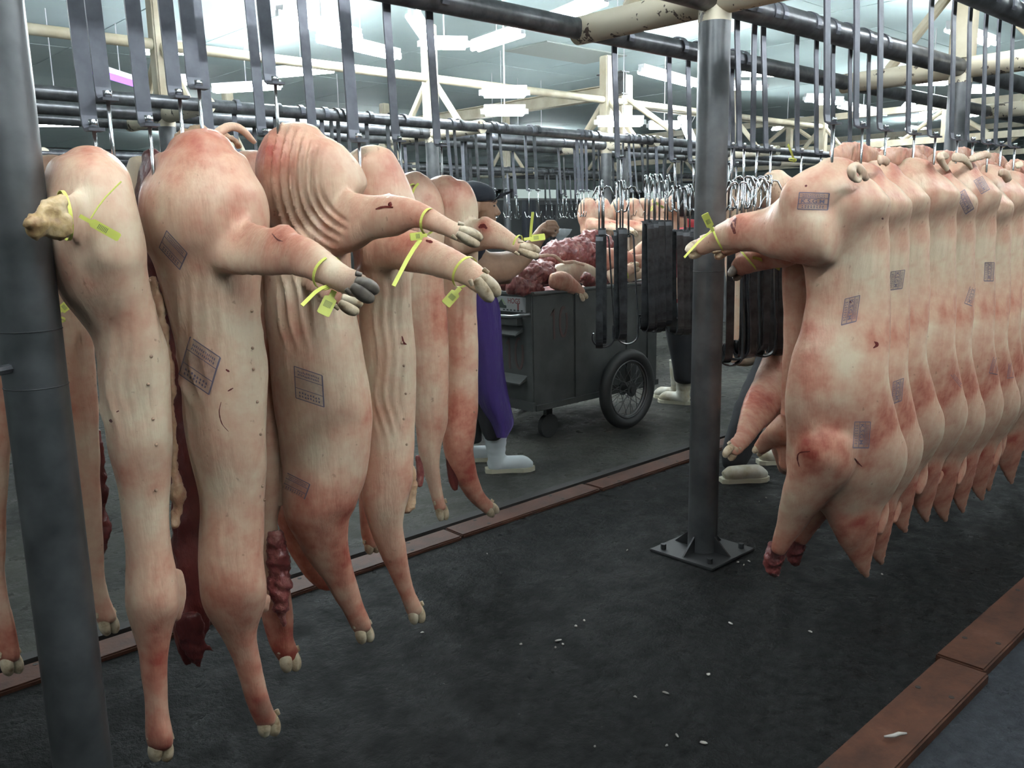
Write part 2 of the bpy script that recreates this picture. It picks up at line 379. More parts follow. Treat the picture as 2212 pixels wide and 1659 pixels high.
# ------------------------------------------------------------------ rail frames
ZR = 2.375
def frame(Yc, poles, x0, x1, label, group, zr=ZR, rr=(.047,.054,.047), baseplate=True, zt=3.4, col=True, pr=.066):
    t = empty('rail_frame', (poles[0], Yc, 0), label, 'rail frame')
    for k, dy in enumerate((-.72, 0, .72)):
        MB().cyl((x0, Yc+dy, zr), (x1, Yc+dy, zr), rr[k], 20).build('rail', M_RAIL, t, auto=True)
    for x in poles:
        p = MB().cyl((x,Yc,0.012), (x,Yc,zr-.09), pr, 28).build('pole', M_GALV, t, auto=True)
        MB().cyl((x,Yc,zr-.09), (x,Yc,zr+.03), pr+.0015, 28).build('painted_collar', M_CREAM, p, auto=True)
        if baseplate:
            b = MB().bevbox((x,Yc,.006), (.34,.34,.012), .003, ).build('base_plate', M_FOOTPLATE, t)
            for a, c in ((1,1),(1,-1),(-1,1),(-1,-1)):
                MB().cyl((x+a*.125, Yc+c*.125, .012), (x+a*.125, Yc+c*.125, .035), .013, 6).build('bolt', M_FOOTPLATE, b)
            for a, c in ((1,0),(-1,0),(0,1),(0,-1)):
                MB().prism([(.06,.012),(.15,.012),(.06,.09)], -.004, .004, ((x,Yc,0), (a,c,0), (0,0,1), (-c,a,0))).build('gusset', M_FOOTPLATE, b)
        MB().tube([(x,Yc-.76,zr),(x,Yc-.4,zr),(x,Yc,zr),(x,Yc+.4,zr),(x,Yc+.76,zr)], .063, 24).build('cross_pipe', M_CREAM, t, auto=True)
        if col:
            MB().bevbox((x,Yc,(zr+zt)/2+.02), (.125,.125,zt-zr-.04), .012).build('upper_column', M_CREAM2, t)
            for sgn in (-1, 1):
                MB().cyl((x, Yc+sgn*.03, 2.9), (x, Yc+sgn*.45, zr+.05), .032, 10).build('brace', M_CREAM2, t, auto=True)
    return t
fr1 = frame(2.142, [.52, 3.17, 5.82, 8.47], -.9, 10.2, 'nearest galvanised pole frame carrying three dark hook rails between the two carcass rows', None)
fr2 = frame(7.0, [.2, 2.85, 5.5, 8.15, 10.8, 13.45], -1.5, 15., 'second pole and rail frame behind the grey meat cart, hung with empty hooks', None, baseplate=False)
fr3 = frame(11.86, [.42, 3.07, 5.72, 8.37, 11.02, 13.67, 16.32], -1., 18., 'third pole and rail frame far behind the cart, in front of the dark stalls', None, baseplate=False)
# inspection seam rings and bolt on the left pole
seam = MB()
for z in (1.282, 1.155): seam.torus((.52,2.142,z), (0,0,1), .0662, .0012, 40, 6)
seam.build('weld_seam', M_FOOTPLATE, fr1)
q = onY(12, 800, 2.09); MB().cyl(q+np.array([-.02,0,0]), q+np.array([.03,.03,0]), .011, 8).build('clamp_bolt', M_RAIL, fr1)
MB().torus((3.17,2.142,1.275), (0,0,1), .0662, .0014, 40, 6).build('weld_seam', M_FOOTPLATE, fr1)

# roof steel
def roof(name, build, m=M_CREAM2): o = build.build(name, m, auto=True); o['kind'] = 'structure'; return o
roof('roof_beam', MB().cyl((-3,7,2.9), (13.45,7,2.9), .042, 14))
roof('roof_beam', MB().cyl((-1,11.86,2.95), (18,11.86,2.95), .042, 14))
def ibeam(p0, p1, h=.16, w=.12, t=.012):
    p0, p1 = np.array(p0, float), np.array(p1, float); d = p1-p0; L = np.linalg.norm(d); d /= L
    s = np.cross(d, [0,0,1]); s /= np.linalg.norm(s); u = np.cross(s, d)
    a, b = w/2, h/2
    poly = [(-a,-b),(a,-b),(a,-b+t),(t/2,-b+t),(t/2,b-t),(a,b-t),(a,b),(-a,b),(-a,b-t),(-t/2,b-t),(-t/2,-b+t),(-a,-b+t)]
    return MB().prism(poly, 0, L, (p0, s, u, d))
o = ibeam((8.33,7.0,3.02), (8.33,13.5,3.02)); o.build('roof_beam', M_CREAM2)['kind'] = 'structure'
o = ibeam((8.33,6.85,3.1), (8.33,7.25,3.1), .26, .14); o.build('roof_beam', M_RAIL)['kind'] = 'structure'
# twin building column beside the second frame
t = empty('roof_column', (8.52,7.05,0), kind='structure')
MB().cyl((8.52,7.05,0), (8.52,7.05,2.5), .075, 20).build('shaft', M_GALV, t, auto=True)
MB().bevbox((8.52,7.05,2.85), (.2,.15,.75), .01).build('column_head', M_CREAM2, t)
for s in (-1,1): MB().cyl((8.52,7.05+s*.06,2.95), (8.52,7.05+s*.75,2.5), .035, 10).build('brace', M_CREAM2, t, auto=True)
roof('roof_beam', MB().cyl((8.52,7.05,2.88), (13,7.05,2.88), .04, 12))
for X in (14.2, 18.4):                                                      # roof trusses down the hall at the right
    y0, y1 = 2.0, 12.
    tr = empty('roof_truss', (X, 5.5, 0), kind='structure')
    for z in (2.62, 3.12): MB().box((X, (y0+y1)/2, z), (.1,y1-y0,.1)).build('chord', M_CREAM2, tr)
    for k in range(4):
        y = y0+.8+k*2.6
        MB().box((X, y, 2.87), (.09,.09,.42)).build('post', M_CREAM2, tr)
        for s in (-1,1): MB().cyl((X, y, 3.08), (X, y+s*.62, 2.66), .035, 8).build('brace', M_CREAM2, tr)

# ------------------------------------------------------------------ lamps
def lamp(A, B, label, group=None, m=None):
    A, B = np.asarray(A, float), np.asarray(B, float); d = (B-A)/np.linalg.norm(B-A); s = np.cross(d, [0,0,1.]); s /= np.linalg.norm(s); u = np.cross(s, d); mid = (A+B)/2
    t = empty('fluorescent_lamp', mid+u*.1, label, 'ceiling lamp', group)
    L = np.linalg.norm(B-A)
    MB().prism([(-.03,.03),(.03,.03),(.04,.085),(-.04,.085)], 0, L, (A, s, u, d)).build('housing', M_WHITE, t)
    for q in (-.036, .036): MB().tube([A+s*q+d*.02, B+s*q-d*.02], .024, 8).build('tube', m or M_TUBE, t, smooth=True)  # twin thick tubes widen the lamp to imitate its glow
    for q in (A, B): MB().box(q+u*.02, (.05,.05,.05)).build('end_cap', M_WHITE, t)
    MB().cyl(mid+u*.08, mid+u*(ZC-mid[2]), .006, 6).build('suspension_rod', M_WHITE, t)
    return t
def lpx(a, b, z, label, group=None, m=None, n=None):
    A, B = onZ(*a, z), onZ(*b, z); d = B-A; L = np.linalg.norm(d)
    if n: mid = (A+B)/2; A, B = mid-d/L*n/2, mid+d/L*n/2
    return lamp(A, B, label, group, m)
ZL = 3.15
lpx((195,152),(318,190),ZL,'overexposed tube lamp tinted violet, low on the ceiling at upper left behind the hangers', m=M_TUBE_V)
lpx((605,35),(775,85),ZL,'blazing white tube lamp nearest the top edge, over the striped wrinkled ham')
lpx((690,85),(860,125),ZL,'blazing white tube lamp just below the brightest one, over the wrinkled ham')
lpx((890,34),(928,92),ZL,'white tube lamp pointing steeply at the cream column above the black cap')
lpx((1030,105),(1120,75),ZL,'white tube lamp right of the cream column, below the dark near rail', n=.8)
lpx((1212,42),(1278,15),ZL,'white tube lamp glowing above the peeling cream cross pipe', n=.8)
lpx((1385,155),(1500,185),ZL,'white tube lamp left of the central pole, beside two hanging bars')
lpx((490,195),(575,190),ZL,'white tube lamp low over the back rails, above the second carcass', n=.9)
lpx((622,160),(680,155),ZL,'short white tube lamp below the pair of blazing lamps', n=.8)
lpx((1672,280),(1732,262),ZL,'white tube lamp right of the central pole, low above the hook bundles', m=M_TUBE_FAR)
lpx((1815,230),(1910,248),ZL,'long white tube lamp behind the front right carcass hangers', m=M_TUBE_FAR)
lpx((1952,240),(1980,212),ZL,'slanting white tube lamp beside the radiating roof braces at right', m=M_TUBE_FAR)
lpx((1990,250),(2045,225),ZL,'white tube lamp left of the second near pole', m=M_TUBE_FAR)
lpx((2100,250),(2140,238),ZL,'white tube lamp right of the second near pole', m=M_TUBE_FAR)
lamp((10.6,7.7,2.95), (11.0,7.75,2.55), 'steep slanting white tube lamp just left of the central pole')
SMALL = sorted((((345,111),3.0),((960,100),3.1),((1090,205),2.7),((1090,245),2.6),((75,268),2.6),((125,268),2.6),((1333,268),2.5),((1347,268),2.5),((1435,275),2.7),((1065,310),2.7),((1085,318),2.5),((1120,316),2.7),
             ((1170,318),2.7),((735,300),2.8),((1640,160),3.1),((1620,190),3.1),((1770,216),3.1),((1790,222),3.1),((2015,180),3.1),((2118,197),3.1),((390,178),3.1)))
for i, (a, z) in enumerate(SMALL):
    c = onZ(*a, z); d = np.array([.5,-.35,0])*.35
    lamp(c-d, c+d, ORD[i]+' small distant white lamp counted from the left among the roof steel', 'small far lamps', M_TUBE_FAR)
for k, (x, y) in enumerate(((-2.5,6.),(10.,3.6),(-.2,9.),(2.8,4.9),(.3,-.5),(2.8,-.6),(5.3,-.5),(7.8,-.4),(3,16.5),(7,16.5),(11,16.5),(4,21.),(9,21.),(16,16.),(22,9.),(22,3.),(27,12.))):  # extra lamps added for fill and to brighten the far ceiling
    lamp((x-.6,y,ZL+(.15 if y < 6 else .35)), (x+.6,y,ZL+(.15 if y < 6 else .35)), ORD[k]+' white tube lamp added to light the hall', 'lamps outside the picture')
for k, (cx, cy, zz) in enumerate(((-2.13,2.142,2.8), (.52,2.142,2.8), (3.17,2.142,2.8), (5.82,2.142,2.8))):                        # the same lamp stars round the near column heads, above the frame of the picture
    for a in (-135, -45) if cx < 5 else (-135,):
        u = np.array([math.cos(math.radians(a)), math.sin(math.radians(a)), 0]); c = np.array([cx, cy, zz])
        lamp(c+u*.2, c+u*1.2, 'white tube lamp pointing '+('back' if a < -90 else 'forward')+' from the '+ORD[k]+' near column head', 'lamps outside the picture', M_TUBE_OUT)
#@@PART2
# ------------------------------------------------------------------ carcass builder
def resample(P, n):
    P = np.asarray(P, float); m = len(P); out = []
    E = np.vstack([2*P[0]-P[1], P, 2*P[-1]-P[-2]])
    for i in range(m-1):
        p0, p1, p2, p3 = E[i], E[i+1], E[i+2], E[i+3]
        for k in range(n):
            t = k/n
            out.append(.5*((2*p1)+(-p0+p2)*t+(2*p0-5*p1+4*p2-p3)*t*t+(-p0+3*p1-3*p2+p3)*t**3))
    out.append(P[-1]); return np.array(out)
def loft(mb, pts, Y, k=1., seg=22, n=5):
    """closed body lofted through centres seen at (px, py) with half width w px, standing at depth Y"""
    Q = [(p[0], p[1], p[2], p[3] if len(p) > 3 else Y) for p in pts]
    R = resample(Q, n); R[:, 2] = np.maximum(R[:, 2], .6)
    T = np.gradient(R[:, :2], axis=0)
    V = []; nr = len(R)
    def ring(px, py, w, Yc, tx, ty, sc):
        c = onY(px, py, Yc); dep = (c-C0)@FWD; w = w*dep/F*sc
        L = math.hypot(tx, ty)+1e-9; e = RGT*(-ty/L) - UPV*(tx/L); d = ray(px, py); d = d/np.linalg.norm(d)
        for a in range(seg):
            t = 2*math.pi*a/seg; V.append(c + w*(math.cos(t)*e + k*math.sin(t)*d))
    def capc(i, sgn):
        angs = (22, 45, 66, 82)
        for an in (angs if sgn > 0 else angs[::-1]):
            an = math.radians(an); tx, ty = T[i]; L = math.hypot(tx, ty)+1e-9; q = math.sin(an)*.42
            ring(R[i,0]+sgn*tx/L*R[i,2]*q, R[i,1]+sgn*ty/L*R[i,2]*q, R[i,2], R[i,3], tx, ty, math.cos(an))
    capc(0, -1)
    for i in range(nr): ring(R[i,0], R[i,1], R[i,2], R[i,3], T[i,0], T[i,1], 1.)
    capc(nr-1, 1)
    nr += 8
    Fc = [(i*seg+a, i*seg+(a+1) % seg, (i+1)*seg+(a+1) % seg, (i+1)*seg+a) for i in range(nr-1) for a in range(seg)]
    Fc += [tuple(range(seg-1, -1, -1)), tuple((nr-1)*seg+a for a in range(seg))]
    mb.add(V, Fc)
def remesh(mb, vox, smooth=6, fac=.5):
    me = bpy.data.meshes.new('tmp'); me.from_pydata(mb.v, [], [list(f) for f in mb.f]); me.update()
    o = bpy.data.objects.new('tmp', me); COL.objects.link(o)
    m = o.modifiers.new('r', 'REMESH'); m.mode = 'VOXEL'; m.voxel_size = vox; m.adaptivity = 0
    s = o.modifiers.new('s', 'SMOOTH'); s.factor = fac; s.iterations = smooth
    dg = bpy.context.evaluated_depsgraph_get(); ev = o.evaluated_get(dg); r = ev.to_mesh()
    nv = len(r.vertices); V = np.empty(nv*3); r.vertices.foreach_get('co', V); V = V.reshape(-1, 3)
    Nn = np.empty(nv*3); r.vertex_normals.foreach_get('vector', Nn); Nn = Nn.reshape(-1, 3)
    Fc = [tuple(p.vertices) for p in r.polygons]
    ev.to_mesh_clear(); bpy.data.objects.remove(o); bpy.data.meshes.remove(me)
    return V, Nn, Fc
def fbm(P, sc, oc=3):
    return np.array([mnoise.fractal(Vector((p[0]*sc[0], p[1]*sc[1], p[2]*sc[2])), .6, 2., oc) for p in P])
def set_attr(o, name, vals):
    a = o.data.attributes.new(name, 'FLOAT', 'POINT'); a.data.foreach_set('value', np.asarray(vals, np.float32))
def skin_obj(name, mb, parent, red=.3, blots=(), folds=(), vox=.0085, smooth=6, lump=.004, material=None, mott=.22, grey=()):
    V, Nn, Fc = remesh(mb, vox, smooth)
    px, py, dep = project(V)
    D = fbm(V, (6, 6, 6), 2)*lump
    for fo in folds: D = D + fo(px, py, V)
    V = V + Nn*D[:, None]
    o = mesh_obj(name, V, Fc, material or M_SKIN, parent, True)
    r = np.full(len(V), float(red))
    for b in blots:
        x, y, rad, v = b[:4]; ry = b[4] if len(b) > 4 else rad
        r = r + v*np.exp(-((px-x)/rad)**2-((py-y)/ry)**2)
    r = r + .15*np.clip((.8-V[:, 2])/.6, 0, 1)
    r = np.minimum(r + mott*fbm(V, (4.2, 4.2, 3.4), 3), .78)
    set_attr(o, 'red', r)
    if grey:
        g = np.zeros(len(V))
        for x, y, rad, v in grey: g = np.maximum(g, v*np.exp(-(((px-x)**2+(py-y)**2)/rad**2)**2))
        set_attr(o, 'grey', g)
    return o
def fold_v(x0, x1, y0, y1, lam, amp, slope=0., seed=0, wob=8.):
    """hanging skin folds, roughly upright"""
    def f(px, py, V):
        m = np.clip((px-x0)/18, 0, 1)*np.clip((x1-px)/18, 0, 1)*np.clip((py-y0)/60, 0, 1)*np.clip((y1-py)/110, 0, 1)
        ph = (px + slope*(py-y0) + wob*np.sin(py/63.+seed) + 5*np.sin(py/27.+seed*2))/lam*2*math.pi
        return m*amp*(1-np.abs(np.sin(ph/2+seed))**.6*1.3)*(.6+.4*np.sin(px/31.+seed))
    return f
def fold_arc(cx, cy, r0, r1, lam, amp, a0, a1):
    def f(px, py, V):
        r = np.hypot(px-cx, py-cy); a = np.degrees(np.arctan2(py-cy, px-cx)) % 360
        m = np.clip((r-r0)/18, 0, 1)*np.clip((r1-r)/18, 0, 1)*np.clip((a-a0)/14, 0, 1)*np.clip((a1-a)/14, 0, 1)
        return m*amp*(.45-np.abs(np.sin(r/lam*math.pi+.5*np.sin(a/13)))**.6*1.2)
    return f
def hoof(name, parent, e, d, w, Y, L, material=None, k=1.05):
    """two toes side by side at the end of a leg seen at e, pointing along d"""
    dx, dy = d; n = math.hypot(dx, dy); dx, dy = dx/n, dy/n; ox, oy = -dy, dx
    for s in (-1, 1):
        mb = MB(); p = []
        for t, q, ww in ((-.5,.22,.40),(-.2,.30,.52),(.15,.38,.56),(.45,.40,.54),(.72,.36,.46),(.9,.30,.30)):
            p.append((e[0]+dx*L*t+ox*w*q*s, e[1]+dy*L*t+oy*w*q*s, w*ww, Y))
        loft(mb, p, Y, k, 14, 3)
        mb.build(name, material or M_HOOF, parent, smooth=True)
    mb = MB()                                            # dew claws behind the toes
    for s in (-1, 1):
        loft(mb, [(e[0]-dx*L*.75+ox*w*.72*s, e[1]-dy*L*.75+oy*w*.72*s, w*.22, Y), (e[0]-dx*L*.45+ox*w*.86*s, e[1]-dy*L*.45+oy*w*.86*s, w*.16, Y)], Y, k, 10, 3)
    mb.build('dew_claws', material or M_HOOF, parent, smooth=True)['kind'] = 'stuff'
def teats(name, parent, target, pts, r=.004):
    mb = MB()
    for px, py in pts:
        h = hit(target, px, py)
        if h is None: continue
        p, n = h; bm = bmesh.new(); bmesh.ops.create_icosphere(bm, subdivisions=2, radius=r)
        bm.verts.index_update()
        mb.add([(np.array(v.co[:])*np.array([1,1,1])+p+n*r*.35) for v in bm.verts], [[v.index for v in f.verts] for f in bm.faces]); bm.free()
    if mb.v: mb.build(name, M_TEAT, parent, smooth=True)['kind'] = 'stuff'
BVH = {}
def hit(o, px, py):
    if o.name not in BVH:
        org = ORG[o.name] if o.name in ORG else None
        BVH[o.name] = BVHTree.FromPolygons([tuple(np.array(v.co[:])+org) if org is not None else (o.matrix_world@v.co) for v in o.data.vertices], [tuple(p.vertices) for p in o.data.polygons])
    h = BVH[o.name].ray_cast(Vector(C0), Vector(ray(px, py)).normalized())
    if h[0] is None: return None
    return np.array(h[0][:]), np.array(h[1][:])
_txt = {}
def text_mesh(s, bold=True):
    if s in _txt: return _txt[s]
    cu = bpy.data.curves.new('t', 'FONT'); cu.body = s; cu.align_x = 'CENTER'; cu.align_y = 'CENTER'; cu.resolution_u = 3; cu.offset = .018 if bold else 0
    o = bpy.data.objects.new('t', cu); COL.objects.link(o); dg = bpy.context.evaluated_depsgraph_get()
    me = bpy.data.meshes.new_from_object(o.evaluated_get(dg)); V = np.array([v.co[:2] for v in me.vertices]); Fc = [tuple(p.vertices) for p in me.polygons]
    bpy.data.objects.remove(o); bpy.data.meshes.remove(me); _txt[s] = (V, Fc); return V, Fc
def stamp(target, parent, c, u, v, text='K.S.G.M', ink=None, faint=1.):
    """inspection stamp: u = half vector along the writing, v = half vector downwards (both px), printed on the skin"""
    c, u, v = [np.array(a, float) for a in (c, u, v)]
    mb = MB()
    def put(P, Fc):
        out = []
        for a, b in P:
            q = c+u*a+v*b; h = hit(target, q[0], q[1])
            if h is None: return
            out.append(h[0]+h[1]*.0016)
        mb.add(out, Fc)
    def line(a, b, w):
        n = 10
        P = []
        a, b = np.array(a), np.array(b); t = (b-a)/np.linalg.norm(b-a); o = np.array([-t[1], t[0]])*w
        o = o*np.array([1, np.linalg.norm(u)/np.linalg.norm(v)]) if abs(t[0]) > .5 else o
        for i in range(n+1):
            q = a+(b-a)*i/n; P += [tuple(q+o), tuple(q-o)]
        put(P, [(2*i, 2*i+1, 2*i+3, 2*i+2) for i in range(n)])
    n_ = 8; G = [(-1+2*i/n_, -1+2*j/n_) for j in range(n_+1) for i in range(n_+1)]
    hs = [hit(target, *(c+u*a+v*b)) for a, b in G]
    if all(h is not None for h in hs):
        w_ = mesh_obj('ink_wash', [h[0]+h[1]*.0011 for h in hs], [(j*(n_+1)+i, j*(n_+1)+i+1, (j+1)*(n_+1)+i+1, (j+1)*(n_+1)+i) for j in range(n_) for i in range(n_)], M_WASH, parent)
    for y in (-1, -.36, .33, 1): line((-1, y), (1, y), .03 if abs(y) == 1 else .022)
    for x in (-1, 1): line((x, -1), (x, 1), .03 if x < 0 else .05)
    if text:
        T, Fc = text_mesh(text); sc = 1.56/(T[:, 0].max()-T[:, 0].min()); sy = .5/(T[:, 1].max()-T[:, 1].min())
        put([(a*sc-.04, -b*sy) for a, b in T-(T.max(0)+T.min(0))/2], Fc)
    for y, n in ((-.67, 13), (.66, 8)):                  # the two illegible small rows
        for i in range(n):
            x = -.78+1.56*(i+.5)/n; w = .62*.78/n
            for k in range(2):
                yy = y-.14+.2*k+random.uniform(-.02,.03); put([(x-w, yy), (x+w*random.uniform(.2,1), yy), (x+w*random.uniform(.4,1), yy+.12), (x-w, yy+.11)], [(0,1,2,3)])
    if mb.v: return mb.build('ink_stamp', ink or M_INK2, parent)
def seal(target_axis, r, label, plate=None, tail=None, Yp=None, tilt=None, group=None):
    """yellow security seal: strap round a leg at (px, py, Y, direction px), flat label, loose tail"""
    px, py, Y, dx, dy, ddep = target_axis
    c = onY(px, py, Y); dep = (c-C0)@FWD; R_ = r*dep/F
    ax = RGT*dx - UPV*dy + FWD*ddep; ax /= np.linalg.norm(ax)
    t = empty('seal_tag', c, label, 'tag', group)
    a = np.cross(ax, FWD); a /= np.linalg.norm(a); b = np.cross(ax, a)
    n = 28; path = [c+R_*(math.cos(2*math.pi*i/n)*a+math.sin(2*math.pi*i/n)*b) for i in range(n)]
    V, Fc = [], []
    for i in range(n):
        rd = (path[i]-c)/R_
        for s, q in ((-.0035,0),(.0035,0),(.0035,.0016),(-.0035,.0016)): V.append(path[i]+ax*s+rd*q)
        for k in range(4): Fc.append((i*4+k, i*4+(k+1) % 4, ((i+1) % n)*4+(k+1) % 4, ((i+1) % n)*4+k))
    mesh_obj('strap', V, Fc, M_TAG, t)
    Yf = Yp if Yp else Y-.03
    def slab(p0, p1, w0, w1, nm, th=.0012, bend=0.):
        A, B = onY(p0[0], p0[1], Yf), onY(p1[0], p1[1], Yf+(bend)); d = B-A; L = np.linalg.norm(d); d /= L
        nrm = -ray(*p0); nrm = nrm-d*(nrm@d); nrm /= np.linalg.norm(nrm); s = np.cross(d, nrm); k = dep/F
        return MB().prism([(0,-w0*k),(L*.25,-w0*k),(L*.32,-w1*k),(L*.97,-w1*k),(L,-w1*k*.7),(L,w1*k*.7),(L*.97,w1*k),(L*.32,w1*k),(L*.25,w0*k),(0,w0*k)], -th, th, (A, d, s, nrm)).build(nm, M_TAG, t), A, B, d, s, nrm
    if plate:
        o, A, B, d, s, nrm = slab(plate[0], plate[1], plate[2]*.45, plate[2], 'label_plate')
        L = np.linalg.norm(B-A); mb = MB()
        for i in range(7): mb.box(A+d*L*(.46+.035*i)+nrm*.0016, (L*.02, .0001, plate[2]*1.2*dep/F), np.array([d, nrm, s]).T)
        mb.build('printed_bars', M_TAG2, o)
    if tail:
        A, B = onY(tail[0][0], tail[0][1], Yf), onY(tail[1][0], tail[1][1], Yf-.02)
        M_ = (A+B)/2+np.array([0,0,.006]); MB().strip([A,(A+M_)/2+np.array([0,0,.002]),M_,B], np.cross(B-A, FWD), (tail[2] if len(tail) > 2 else 3)*2*dep/F, .0022).build('tail', M_TAG, t)
    return t

# ------------------------------------------------------------------ carcasses of the left row
def new_carcass(label, Y, at, group=None):
    c = onY(at[0], at[1], Y); return empty('pig_carcass', c, label, 'pig carcass', group)

# 1: nearest left, hind stump pointing at the camera
Y = 2.142
A1 = new_carcass('half pig beside the left pole, its knobbly hind stump pointing at us', Y, (200, 320))
mb = MB()
loft(mb, [(187,330,42),(187,340,68),(186,366,90),(188,416,103),(192,466,109),(200,516,110),(212,566,108),(224,604,102),(246,650,88),(268,700,76),(284,760,79),(291,830,79),(296,900,75),(304,980,71),(310,1050,59),(314,1120,52),(322,1200,52),(328,1260,57),(330,1310,60),(330,1360,46),(332,1410,34),(335,1470,29),(339,1540,27),(344,1590,30),(347,1612,28)], Y, 1.25)
loft(mb, [(185,470,70,2.10),(155,468,56,2.0),(132,470,46,1.9),(118,474,41,1.84),(106,480,40,1.8)], Y, 1.)
loft(mb, [(372,1240,26),(385,1290,20),(380,1340,14)], Y+.02, .9)
s = skin_obj('skin', mb, A1, .24, [(340,1480,60,.28,150),(345,1610,40,.3),(260,720,60,.18,80),(330,1000,40,.12),(200,330,60,.2),(330,1400,60,.2)],
             [fold_v(205,365,610,1000,24,.008,-.06,1.), fold_v(275,370,1180,1310,20,.006,.1,2.)], smooth=12)
lumpy = MB(); loft(lumpy, [(125,462,34,1.82),(108,468,38,1.79),(96,470,36,1.77)], Y, 1); loft(lumpy, [(78,470,20,1.77),(74,492,22,1.765),(88,506,22,1.765)], Y, 1); loft(lumpy, [(110,490,26,1.775),(132,496,24,1.78),(140,470,22,1.78)], Y, 1); loft(lumpy, [(100,450,24,1.77),(140,445,22,1.78)], Y, 1); loft(lumpy, [(70,482,16,1.755),(60,478,12,1.755)], Y, 1)
V, Nn, Fc = remesh(lumpy, .005, 3); V = V+Nn*(fbm(V, (30,30,30), 3)*.006)[:, None]; mesh_obj('hock_stump', V, Fc, M_STUMP, A1, True)['label'] = 'yellowish knobbly cut end of the hind leg'
hoof('hoof', A1, (347,1612), (.02,1), 30, Y, 34)
fl = MB(); loft(fl, [(330,600,10),(345,660,12),(352,720,12),(362,780,12),(368,860,10),(374,940,9),(378,1010,10),(384,1060,16),(386,1090,14),(378,1140,8)], Y+.07, 1.2, 12)
V, Nn, Fc = remesh(fl, .006, 2); V = V+Nn*(fbm(V, (28,28,28), 3)*.007)[:, None]; mesh_obj('cut_edge', V, Fc, M_FLAP, A1, True)['label'] = 'ragged yellow-brown cut belly edge'
teats('teats', A1, s, [(322,606),(326,770),(320,830),(330,905),(337,960),(337,1058)])

# 1b: the dark open half behind it
A1b = new_carcass('dark half pig showing its raw red inner side between the two nearest carcasses', 2.42, (385, 560))
mb = MB(); loft(mb, [(330,330,20),(330,400,40),(340,520,45),(360,620,35),(385,760,34),(400,900,34),(404,1020,36),(408,1140,40),(412,1240,44),(412,1320,46),(408,1370,36),(405,1410,22),(408,1436,10)], 2.42, .8)
V, Nn, Fc = remesh(mb, .009, 4); V = V+Nn*(fbm(V, (14,14,9), 3)*.010)[:, None]; mesh_obj('raw_side', V, Fc, M_DMEAT, A1b, True)
mb = MB(); loft(mb, [(405,1335,30),(412,1380,26),(420,1415,18),(432,1440,8)], 2.36, .7); loft(mb, [(425,1385,10),(445,1398,8),(462,1408,4)], 2.34, .7)
V, Nn, Fc = remesh(mb, .007, 3); V = V+Nn*(fbm(V, (20,20,20), 3)*.008)[:, None]; o = mesh_obj('torn_neck', V, Fc, M_DMEAT, A1b, True)
mb = MB(); loft(mb, [(300,345,24),(302,380,36),(300,440,40)], 2.5, .8); o = skin_obj('ham_skin', mb, A1b, .15, vox=.012)

# 2
A2 = new_carcass('second half pig from the left pole, its hind hoof dark grey', Y, (425, 295))
mb = MB()
loft(mb, [(420,306,62),(424,322,82),(424,341,97),(428,366,113),(432,416,136),(440,466,142),(446,516,136),(450,560,118),(455,600,111),(460,650,104),(470,710,98),(482,790,96),(486,870,93),(490,950,88),(498,1020,80),(502,1080,73),(500,1150,71),(499,1220,71),(505,1280,72),(509,1320,62),(516,1370,40),(532,1420,31),(546,1470,29),(558,1510,27),(572,1548,26),(580,1562,24)], Y, 1.15)
loft(mb, [(455,480,95,2.12),(505,525,72,1.98),(550,538,60,1.87),(598,545,52,1.76),(645,553,47,1.67),(690,575,39,1.58),(730,597,32,1.52),(768,614,30,1.46),(786,622,28,1.43)], Y, 1.)
loft(mb, [(600,494,16,1.78),(618,500,20,1.74),(634,512,18,1.71)], Y, 1.)
loft(mb, [(575,1285,14),(572,1320,12)], Y, 1)
s2 = skin_obj('skin', mb, A2, .29, [(620,500,45,.35),(480,1290,60,.4,70),(550,1450,50,.3,110),(590,570,70,.12),(470,430,90,.14),(540,640,40,.12),(500,850,60,.1),(720,580,30,-.25),(425,305,60,.35),(560,1540,30,.3)],
              [fold_v(505,590,560,780,21,.009,.12,.3), fold_v(375,520,580,920,30,.010,-.12,1.7,12), fold_v(445,570,1120,1270,20,.008,-.15,.8)], grey=[(790,628,52,.75),(575,1530,22,.5)], smooth=14)
hoof('hoof', A2, (782,622), (.86,.52), 28, 1.42, 36, M_HOOF_DARK)
hoof('hoof', A2, (580,1560), (.1,1), 27, Y, 32)
fl = MB(); loft(fl, [(470,296,10),(500,300,8),(520,320,6)], Y+.06, 1, 10); loft(fl, [(375,300,7),(400,290,14),(430,288,14),(470,296,8)], Y+.05, 1, 10)
V, Nn, Fc = remesh(fl, .006, 2); mesh_obj('cut_edge', V+Nn*(fbm(V, (30,30,30), 3)*.008)[:, None], Fc, M_FLAP, A2, True)
tl = MB(); loft(tl, [(455,300,12),(478,282,12),(500,273,11),(522,280,10),(540,298,9),(552,310,7)], Y, 1, 12); skin_obj('tail', tl, A2, .3, vox=.006, smooth=3, lump=.002)
teats('teats', A2, s2, [(543,672),(545,752),(547,797),(555,868),(562,938),(566,1050),(570,1080)])
stamp(s2, A2, (432,790), (32,22), (-12,40), text=None, ink=M_INK); stamp(s2, A2, (375,540), (22,24), (-8,18), text=None, ink=M_INK)

